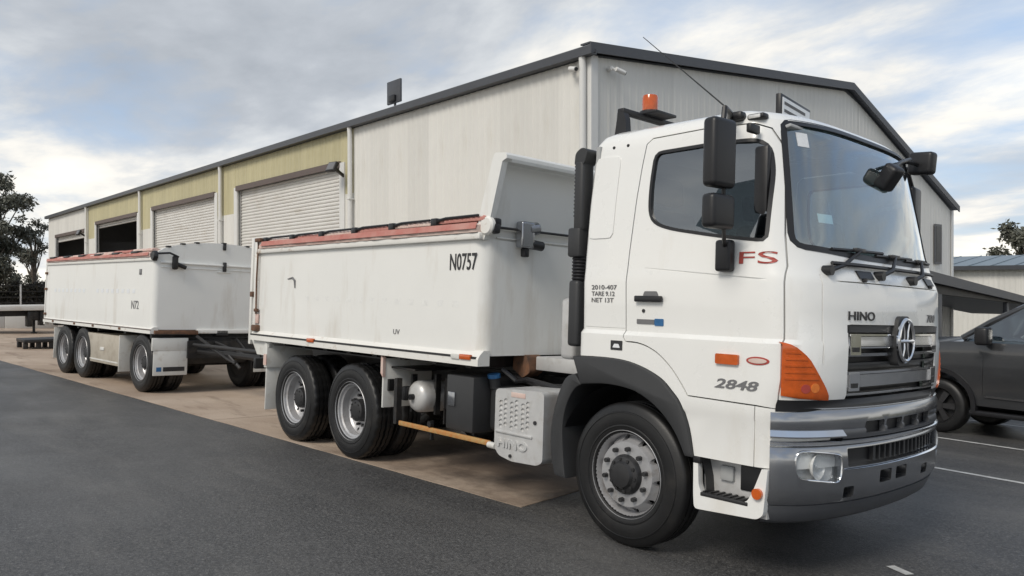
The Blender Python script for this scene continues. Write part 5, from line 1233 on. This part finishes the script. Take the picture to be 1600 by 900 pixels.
# wheel arch mouldings, sill, bumper
for s_ in (-1, 1):
    for x in WX:
        a_ = MB(); P = [(x + 0.50 * math.cos(R(t)), 0.43 + 0.50 * math.sin(R(t))) for t in range(-6, 187, 8)]; Q = [(x + 0.565 * math.cos(R(t)), 0.43 + 0.565 * math.sin(R(t))) for t in range(186, -7, -8)]
        a_.prism(P + Q, 'y', s_ * 0.93, s_ * 1.025); a_.build('arch_moulding', 'black_plastic', ute, 30)
    MB().bb(1.45, 4.08, s_ * 0.90 - 0.12, s_ * 0.90 + 0.12, 0.33, 0.40, 0.02).build('side_step', 'black_plastic', ute)
    MB().box(1.66, 3.62, s_ * 1.0 - 0.008, s_ * 1.0 + 0.008, 0.60, 0.625).build('side_moulding', 'satin_metal', ute)
MB().bb(-0.10, 0.22, -0.93, 0.93, 0.42, 0.68, 0.05, 3).build('front_bumper', 'grey_plastic', ute); MB().bb(-0.02, 0.08, -0.62, 0.62, 0.72, 1.04, 0.03).build('grille', 'black_plastic', ute)
for s_ in (-1, 1): MB().bb(-0.01, 0.28, s_ * 0.80 - 0.13, s_ * 0.80 + 0.13, 0.86, 1.06, 0.04).build('headlamp', 'lamp_reflector', ute)
ti = MB().lathe([(0.25, 0.03), (0.27, 0.005), (0.33, 0.0), (0.38, 0.012), (0.405, 0.04), (0.41, 0.10), (0.41, 0.20), (0.40, 0.25), (0.36, 0.28), (0.25, 0.27)], 48, closed=True).mesh('tyre', 'rubber', 40)
ri = MB().lathe([(0.25, 0.035), (0.245, 0.05), (0.23, 0.14)], 40)
for k in range(6):
    a = 2 * math.pi * k / 6; ca, sa = math.cos(a), math.sin(a); t = 0.035
    ri.add([(0.05 * ca - t * sa, .04, 0.05 * sa + t * ca), (0.05 * ca + t * sa, .04, 0.05 * sa - t * ca), (0.24 * ca + t * 1.3 * sa, .05, 0.24 * sa - t * 1.3 * ca), (0.24 * ca - t * 1.3 * sa, .05, 0.24 * sa + t * 1.3 * ca),
            (0.05 * ca - t * sa, .09, 0.05 * sa + t * ca), (0.05 * ca + t * sa, .09, 0.05 * sa - t * ca), (0.24 * ca + t * 1.3 * sa, .10, 0.24 * sa - t * 1.3 * ca), (0.24 * ca - t * 1.3 * sa, .10, 0.24 * sa + t * 1.3 * ca)],
           [(0, 1, 2, 3), (4, 7, 6, 5), (0, 4, 5, 1), (1, 5, 6, 2), (2, 6, 7, 3), (3, 7, 4, 0)])
ri.cyl((0, 0.035, 0), (0, 0.12, 0), 0.07, 16); ri.lathe([(0.24, 0.13), (0.001, 0.13)], 24)
ri = ri.mesh('wheel', 'steel_dark', 30)
u1 = obj('wheel', ri, ute); u1.location = (WX[0], -0.985, WRD); obj('tyre', ti, u1)
copy_part(u1, ute, (WX[1], -0.985, WRD)); copy_part(u1, ute, (WX[0], 0.985, WRD), (0, 0, math.pi)); copy_part(u1, ute, (WX[1], 0.985, WRD), (0, 0, math.pi))
MB().box(0.4, 5.3, -0.5, 0.5, 0.38, 0.6).cyl((WX[0], -0.8, WRD), (WX[0], 0.8, WRD), 0.06).cyl((WX[1], -0.8, WRD), (WX[1], 0.8, WRD), 0.06).build('underbody', 'black_plastic', ute)
# greenhouse
BL = [(1.32, 0.93, 1.45), (1.46, 0.935, 1.42), (3.68, 0.93, 1.43)]
A0, A1 = (1.28, 0.86, 1.44), (2.06, 0.70, 1.93); B0, B1 = (2.70, 0.94, 1.42), (2.72, 0.74, 1.96); C0, C1 = (3.64, 0.93, 1.43), (3.45, 0.73, 1.94)
gh = MB().prism(rnd_poly([(1.98, 1.915), (2.2, 1.955), (2.8, 1.985), (3.3, 1.975), (3.5, 1.935), (3.48, 1.90), (2.02, 1.885)], 0.03), 'y', -0.70, 0.70)
for s_ in (-1, 1):
    f_ = lambda p: (p[0], s_ * p[1], p[2])
    gh.tube([f_(A0), f_((1.66, 0.80, 1.70)), f_(A1)], 0.05, 8); gh.tube([f_(B0), f_(B1)], 0.05, 8); gh.tube([f_(C0), f_(C1)], 0.075, 8); gh.tube([f_(A1), f_((2.72, 0.745, 1.965)), f_(C1)], 0.05, 8)
gh.build('cabin', 'car_paint', ute, 40)
gl_ = MB(); 
def pane(nm, a, b, c, d):
    a, b, c, d = map(Vector, (a, b, c, d)); n = (b - a).cross(d - a).normalized() * 0.006
    return MB().add([p + s_ * n for s_ in (1, -1) for p in (a, b, c, d)], [(0, 1, 2, 3), (7, 6, 5, 4), (0, 4, 5, 1), (1, 5, 6, 2), (2, 6, 7, 3), (3, 7, 4, 0)]).build(nm, 'window_glass', ute, 0)
pane('windscreen', (1.30, -0.85, 1.445), (1.30, 0.85, 1.445), (2.05, 0.69, 1.92), (2.05, -0.69, 1.92)); pane('rear_window', (3.64, -0.85, 1.45), (3.64, 0.85, 1.45), (3.46, 0.68, 1.92), (3.46, -0.68, 1.92))
for s_ in (-1, 1):
    pane('side_window', (1.36, s_ * 0.935, 1.44), (2.68, s_ * 0.945, 1.42), (2.70, s_ * 0.75, 1.95), (2.08, s_ * 0.735, 1.92)); pane('side_window', (2.74, s_ * 0.945, 1.42), (3.6, s_ * 0.935, 1.43), (3.42, s_ * 0.745, 1.93), (2.74, s_ * 0.75, 1.95))
    mm_ = MB().bb(1.60, 1.78, s_ * 1.16 - 0.11, s_ * 1.16 + 0.11, 1.36, 1.62, 0.045, 3).tube([(1.68, s_ * 0.94, 1.42), (1.70, s_ * 1.12, 1.42)], 0.035, 8).build('door_mirror', 'black_plastic', ute)
    for x in (2.45, 3.40): MB().bb(x, x + 0.20, s_ * 1.0 - 0.02, s_ * 1.0 + 0.02, 1.24, 1.27, 0.008).build('door_handle', 'black_plastic', ute)
MB().tube([(1.28, -0.7, 1.475), (1.34, 0.0, 1.49), (1.30, 0.5, 1.48)], 0.012, 6).build('wiper', 'black_plastic', ute)
for y in (-0.42, 0.42):
    st_ = MB().bb(2.35, 2.85, y - 0.24, y + 0.24, 0.95, 1.12, 0.05).bb(2.75, 2.92, y - 0.23, y + 0.23, 1.08, 1.66, 0.05).bb(2.80, 2.90, y - 0.12, y + 0.12, 1.68, 1.86, 0.04).build('seat', 'seat_fabric', ute)
MB().bb(1.5, 1.85, -0.85, 0.85, 1.2, 1.43, 0.05).build('dashboard', 'cabin_trim', ute)

# ================================================================== behind the trailer
fb = empty('flatbed_trailer', (-33, 0, gz(2))); tag(fb, 'pale flat deck trailer on black landing legs behind the tipper trailer', 'trailer')
z0_ = -gz(2)
MB().bb(-2.4, 0.0, -7.5, 3.75, 0.84 + z0_, 1.03 + z0_, 0.015).build('deck', 'white_wall', fb)
MB().box(-1.6, -1.3, -7.3, 3.6, 0.60 + z0_, 0.80 + z0_).box(-0.9, -0.6, -7.3, 3.6, 0.60 + z0_, 0.80 + z0_).build('deck_beam', 'chassis', fb)
for y in (2.62, -5.5):
    lg_ = MB().bb(-0.62, -0.10, y, y + 0.16, 0.18 + z0_, 0.80 + z0_, 0.01).bb(-0.62, -0.10, y + 0.44, y + 0.60, 0.22 + z0_, 0.80 + z0_, 0.01).bb(-0.5, -0.2, y + 0.1, y + 0.5, 0.42 + z0_, 0.80 + z0_, 0.02).build('landing_leg', 'chassis', fb)
    MB().cyl((-0.35, y + 0.26, -0.02), (-0.35, y + 0.26, 0.45 + z0_), 0.05, 10).bb(-0.45, -0.25, y + 0.16, y + 0.36, -0.02, 0.03, 0.006).build('foot', 'chassis', lg_)
sk_ = empty('steel_skid', (-23.4, 1.05, gz(1.05))); tag(sk_, 'low black steel skid with feet on the concrete behind the trailer', 'skid')
MB().bb(-0.9, 0.25, -0.42, 0.95, 0.20, 0.30, 0.02).build('deck', 'chassis', sk_)
for i, y in enumerate((-0.36, -0.02, 0.32, 0.66)):
    for x in (-0.75, 0.10): MB().bb(x - 0.07, x + 0.07, y - 0.06, y + 0.06, 0.0, 0.20, 0.01).build('foot', 'chassis', sk_)
lw = empty('boundary_wall', (-38.6, 0, gz(3))); tag(lw, 'low white boundary wall at the far end of the yard', 'wall')
for k in range(7): MB().bb(-0.12, 0.0, -8.0 + 2.15 * k, -8.0 + 2.15 * (k + 1) - 0.02, -0.3, 0.66 - gz(3) * 0.0 + 0.05, 0.008).build('wall_panel', 'white_wall', lw)
fe = empty('rail_fence', (-46, 0, gz(4))); tag(fe, 'black steel rail fence in front of the dark hedge', 'fence')
for k in range(9): MB().bb(-0.04, 0.04, -4 + 1.25 * k - 0.04, -4 + 1.25 * k + 0.04, -0.1, 2.06, 0.006).build('post', 'cover_white' if k in (6, 7) else 'chassis', fe)
for z in (0.35, 0.75, 1.05, 1.35, 1.65, 1.98): MB().box(-0.015, 0.015, -4, 6.1, z, z + 0.05).build('rail', 'chassis', fe)

# ================================================================== vegetation
def leaf_cloud(centers, per, size, seed, droop=0.5):
    rg = random.Random(seed); v = []; f = []
    for (c, r) in centers:
        c = Vector(c)
        for k in range(int(per * r * r)):
            while True:
                d = Vector((rg.uniform(-1, 1), rg.uniform(-1, 1), rg.uniform(-1, 1)))
                if d.length_squared < 1: break
            d = d * (0.55 + 0.45 * rg.random()); p = c + Vector((d.x * r, d.y * r, d.z * r * 0.72))
            a = Vector((rg.uniform(-1, 1), rg.uniform(-1, 1), rg.uniform(-1 - droop, 0.6))).normalized(); b = a.cross(Vector((rg.uniform(-1, 1), rg.uniform(-1, 1), rg.uniform(-1, 1)))).normalized()
            l = size * rg.uniform(0.6, 1.35); w_ = l * rg.uniform(0.28, 0.5); o = len(v)
            v += [p, p + a * l * 0.5 + b * w_ * 0.5, p + a * l, p + a * l * 0.5 - b * w_ * 0.5]; f.append((o, o + 1, o + 2, o + 3))
    return MB().add(v, f)
def gum_tree(loc, h, spread, seed, label, lm, clumps=16, size=0.26, per=420, group=None, low=0.42):
    rg = random.Random(seed); root = empty('gum_tree', (loc[0], loc[1], gz(loc[1])))
    tag(root, label, 'tree', group)
    t = MB(); lean = (rg.uniform(-0.06, 0.06) * h, rg.uniform(-0.06, 0.06) * h)
    tp = [Vector((lean[0] * k, lean[1] * k, h * 0.8 * k)) for k in (0, .25, .5, .75, 1)]
    t.tube(tp, [0.035 * h, 0.027 * h, 0.02 * h, 0.013 * h, 0.006 * h], 8)
    cs = []
    for i in range(clumps):
        a = rg.uniform(0, 2 * math.pi); zf = rg.uniform(low, 1.0); rad = spread * rg.uniform(0.15, 1.0) * math.sin(math.pi * min(1, max(0.12, (1.05 - zf) / (1.08 - low)))) ** 0.6
        c = Vector((math.cos(a) * rad, math.sin(a) * rad, zf * h)); cs.append((c, spread * rg.uniform(0.22, 0.42)))
        s = Vector((lean[0] * zf * .7, lean[1] * zf * .7, h * max(0.18, zf * 0.72 - 0.1))); mid = (s + c) / 2 + Vector((0, 0, -0.04 * h))
        t.tube([s, mid, c], [0.010 * h, 0.006 * h, 0.002 * h], 5)
    t.build('trunk', 'bark', root)
    leaf_cloud(cs, per, size, seed + 1).build('crown', lm, root, 0)
    return root
gum_tree((-57.5, 4.9), 9.2, 2.5, 5, 'tall dark gum tree at the left edge behind the yard', 'gum_leaf', 40, 0.26, 620, low=0.28)
gum_tree((-59.5, 8.0), 6.9, 1.35, 12, 'thin sparse gum tree close to the shed corner', 'gum_leaf', 16, 0.22, 420, low=0.55)
gum_tree((-66.0, 9.0), 4.9, 1.7, 23, 'small round dark tree low beside the shed corner', 'gum_leaf', 22, 0.24, 520, low=0.25)
gum_tree((-68.0, 6.6), 4.6, 1.8, 29, 'small bushy tree between the tall gum and the shed', 'gum_leaf', 22, 0.24, 480, low=0.25)
gum_tree((-13.0, 60.0), 8.2, 2.5, 41, 'dark tree showing above the low shed roof at right', 'gum_leaf', 16, 0.34, 420, low=0.55)
hc_ = []
rg = random.Random(77)
for k in range(90): hc_.append((Vector((-58 + rg.uniform(-1.0, 1.0), -9 + 0.195 * k, rg.uniform(0.0, 1.9) + gz(0))), rg.uniform(0.6, 0.95)))
hd = leaf_cloud(hc_, 700, 0.22, 78).build('hedge', 'hedge_leaf', None, 0); tag(hd, 'dark hedge mass behind the rail fence', 'hedge', kind='stuff')
